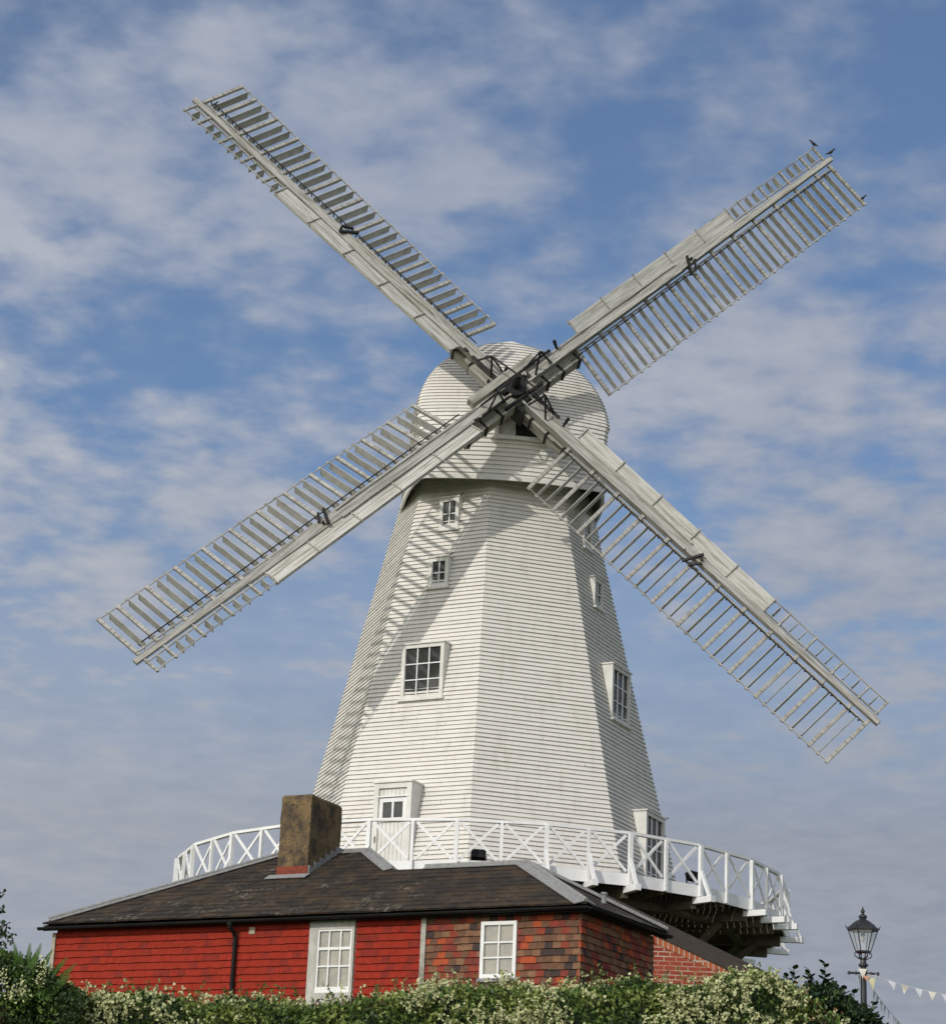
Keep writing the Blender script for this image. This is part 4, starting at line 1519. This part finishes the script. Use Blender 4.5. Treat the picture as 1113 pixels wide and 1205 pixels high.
def pennant(p, d, w, h, mats_key, parent, curl=.02, th=.006, twist=0.0):
    """triangular flag hanging from a string at p, its top edge along d"""
    b = MB()
    nrm = d.cross(V((0, 0, 1))).normalized()
    n = 4
    rows = []
    for i in range(n + 1):
        u = i / n
        hw = w / 2 * (1 - u) + .002
        c = p - V((0, 0, h * u)) + nrm * (curl * sin(u * 2.6)) + d * (twist * u)
        rows.append((c, hw))
    rr = []
    for c, hw in rows:
        rr.append([c - d * hw - nrm * th / 2, c + d * hw - nrm * th / 2, c + d * hw + nrm * th / 2, c - d * hw + nrm * th / 2])
    b.rings(rr)
    return b.build('flag', M[mats_key], parent)
def bunting():
    rng = random.Random(2)
    A = V((LX + .06, LY - .06, 7.42))
    t = thing('bunting', 'string of white triangular bunting flags running right from the lamp post', 'bunting', A, 'bunting strings tied to the lamp post')
    B = V((10.6, 41.3, 7.12))
    pts = []
    for i in range(15):
        u = i / 14
        pts.append(A.lerp(B, u) - V((0, 0, .28 * 4 * u * (1 - u) * .62)))
    b = MB(); b.tube(pts, .004, 5); b.build('string', M['cream'], t)
    x = .42
    keys = ['white_cloth', 'cream', 'white_cloth', 'cream']
    i = 0
    while x < 3.5:
        u = x / 3.6
        j = min(int(u * 14), 13)
        p = pts[j].lerp(pts[j + 1], u * 14 - j)
        pennant(p, (pts[j + 1] - pts[j]).normalized(), .135, .15, keys[i % 4], t, rng.uniform(-.03, .03), twist=rng.uniform(-.02, .03))
        x += .235; i += 1
    A2 = V((LX + .12, LY - .03, 7.22))
    t2 = thing('bunting', 'string of grey bunting flags dropping steeply away behind the dark shrub', 'bunting', A2, 'bunting strings tied to the lamp post')
    B2 = V((8.62, 44.9, 6.86))
    pts = [A2.lerp(B2, i / 16) - V((0, 0, .35 * 4 * (i / 16) * (1 - i / 16) * .25)) for i in range(17)]
    b = MB(); b.tube(pts, .004, 5); b.build('string', M['cream'], t2)
    n = 14
    for i in range(1, n):
        u = i / n
        j = min(int(u * 16), 15)
        p = pts[j].lerp(pts[j + 1], u * 16 - j)
        pennant(p, (pts[j + 1] - pts[j]).normalized(), .20, .17, 'white_cloth', t2, rng.uniform(-.03, .03))
    # bunch of cloths knotted on the post
    c = thing('cloth_bunch', 'bunch of white, peach and yellow pennants knotted around the lamp post', 'bunting', V((LX, LY - .07, 7.45)))
    b = MB(); b.tube([V((LX + .075 * cos(a), LY + .075 * sin(a), 7.49)) for a in [i * pi / 6 for i in range(13)]], .012, 6); b.build('knot', M['cream'], c)
    pennant(V((LX - .03, LY - .085, 7.50)), V((1, .1, 0)).normalized(), .15, .17, 'cream', c, .02)
    pennant(V((LX + .03, LY - .10, 7.38)), V((1, .2, 0)).normalized(), .13, .09, 'peach_cloth', c, .01)
    pennant(V((LX + .115, LY - .05, 7.36)), V((.9, .3, 0)).normalized(), .15, .22, 'yellow_cloth', c, .03, twist=.03)
    pennant(V((LX - .10, LY - .05, 7.40)), V((.5, .8, 0)).normalized(), .10, .20, 'white_cloth', c, .02)
    pennant(V((LX + .21, LY - .03, 7.43)), V((.5, .8, 0)).normalized(), .08, .12, 'white_cloth', c, .02)
bunting()

# ================================================================== SMALL THINGS
def bird(p, face, label, sc_=1.0):
    """perched bird: one continuous body, wings folded; p at the feet"""
    f = V((face, -.25, 0)).normalized()
    s = f.cross(V((0, 0, 1))).normalized()
    def at(x, z): return p + f * (x * sc_) + V((0, 0, z * sc_))
    prof = [(-.15, .055, .010, .006), (-.10, .068, .020, .010), (-.06, .085, .032, .030), (-.01, .105, .042, .046), (.035, .13, .038, .044), (.06, .16, .026, .030),
            (.075, .185, .026, .027), (.095, .192, .020, .020), (.11, .19, .008, .008), (.135, .186, .002, .002)]
    b = MB()
    rr = []
    for x, z, hw, hh in prof:
        c = at(x, z)
        rr.append([c + s * (hw * sc_ * cos(a)) + V((0, 0, hh * sc_ * sin(a))) for a in [2 * pi * i / 10 for i in range(10)]])
    b.rings(rr)
    for sg in (-1, 1):
        b.tube([at(.0, .075) + s * sg * .015, at(.01, 0) + s * sg * .015], .004 * sc_, 5)
        b.beam(at(.04, .004) + s * sg * .015, at(-.015, .004) + s * sg * .015, .006, .006)
    o = b.build('bird', M['bird'], None, True, origin=p.copy())
    tag(o, label, 'bird', 'birds perched on the sails')
    return o
bird(QS[0](11.42, .50, .03) + V((0, 0, .02)), -1, 'dark bird perched on the outer leading corner of the upper right sail')
bird(QS[0](11.60, .02, .06) + V((0, 0, .05)), 1, 'dark bird perched on the whip end of the upper right sail')
bird(QS[0](11.40, -1.42, .03) + V((0, 0, .03)), 1, 'dark bird perched on the outer trailing corner of the upper right sail', .9)
bird(QS[1](11.10, -.22, .02) + V((0, 0, .03)), 1, 'dark bird perched at the tip of the upper left sail', .85)

def floodlight(p, yaw, label):
    t = thing('floodlight', label, 'floodlight', p, 'floodlights on the gallery')
    f = hdir(yaw); e = V((cos(yaw), sin(yaw), 0))
    b = MB()
    b.obox(p + e * -.16 + V((0, 0, .06)), e * .32, f * .16 + V((0, 0, .05)), V((0, 0, .17)) - f * .05)
    b.build('lamp_housing', M['blackpaint'], t)
    b = MB()
    b.obox(p + e * -.18, e * .014, f * .03, V((0, 0, .17)))
    b.obox(p + e * .166, e * .014, f * .03, V((0, 0, .17)))
    b.obox(p + e * -.165, e * .33, f * .03, V((0, 0, .012)))
    b.tube([p + V((0, 0, .006)) + f * .015, V((p.x, p.y, 10.602)) + f * .015], .025, 8)
    b.build('bracket', M['blackpaint'], t)
floodlight(V((.43, 50.6, 10.77)), 0.0, 'black floodlight on the gallery deck at the foot of the white tower')
floodlight(V((5.12, 52.2, 10.80)), .8, 'black floodlight on the gallery deck behind the right hand railing')

def cables():
    for i, (z, ) in enumerate(((8.95,), (8.72,))):
        b = MB()
        P, Q_ = V((-75, 46, z + 3.2)), V((-6.5, 60, z + .62))
        b.tube([P.lerp(Q_, j / 10) - V((0, 0, 3.0 * (j / 10) * (1 - j / 10))) for j in range(11)], .012, 5)
        o = b.build('overhead_cable', M['lead'], None, False, origin=P)
        tag(o, ('upper' if i == 0 else 'lower') + ' of two thin overhead cables beyond the left end of the cottage', 'cable', 'overhead cables')
cables()
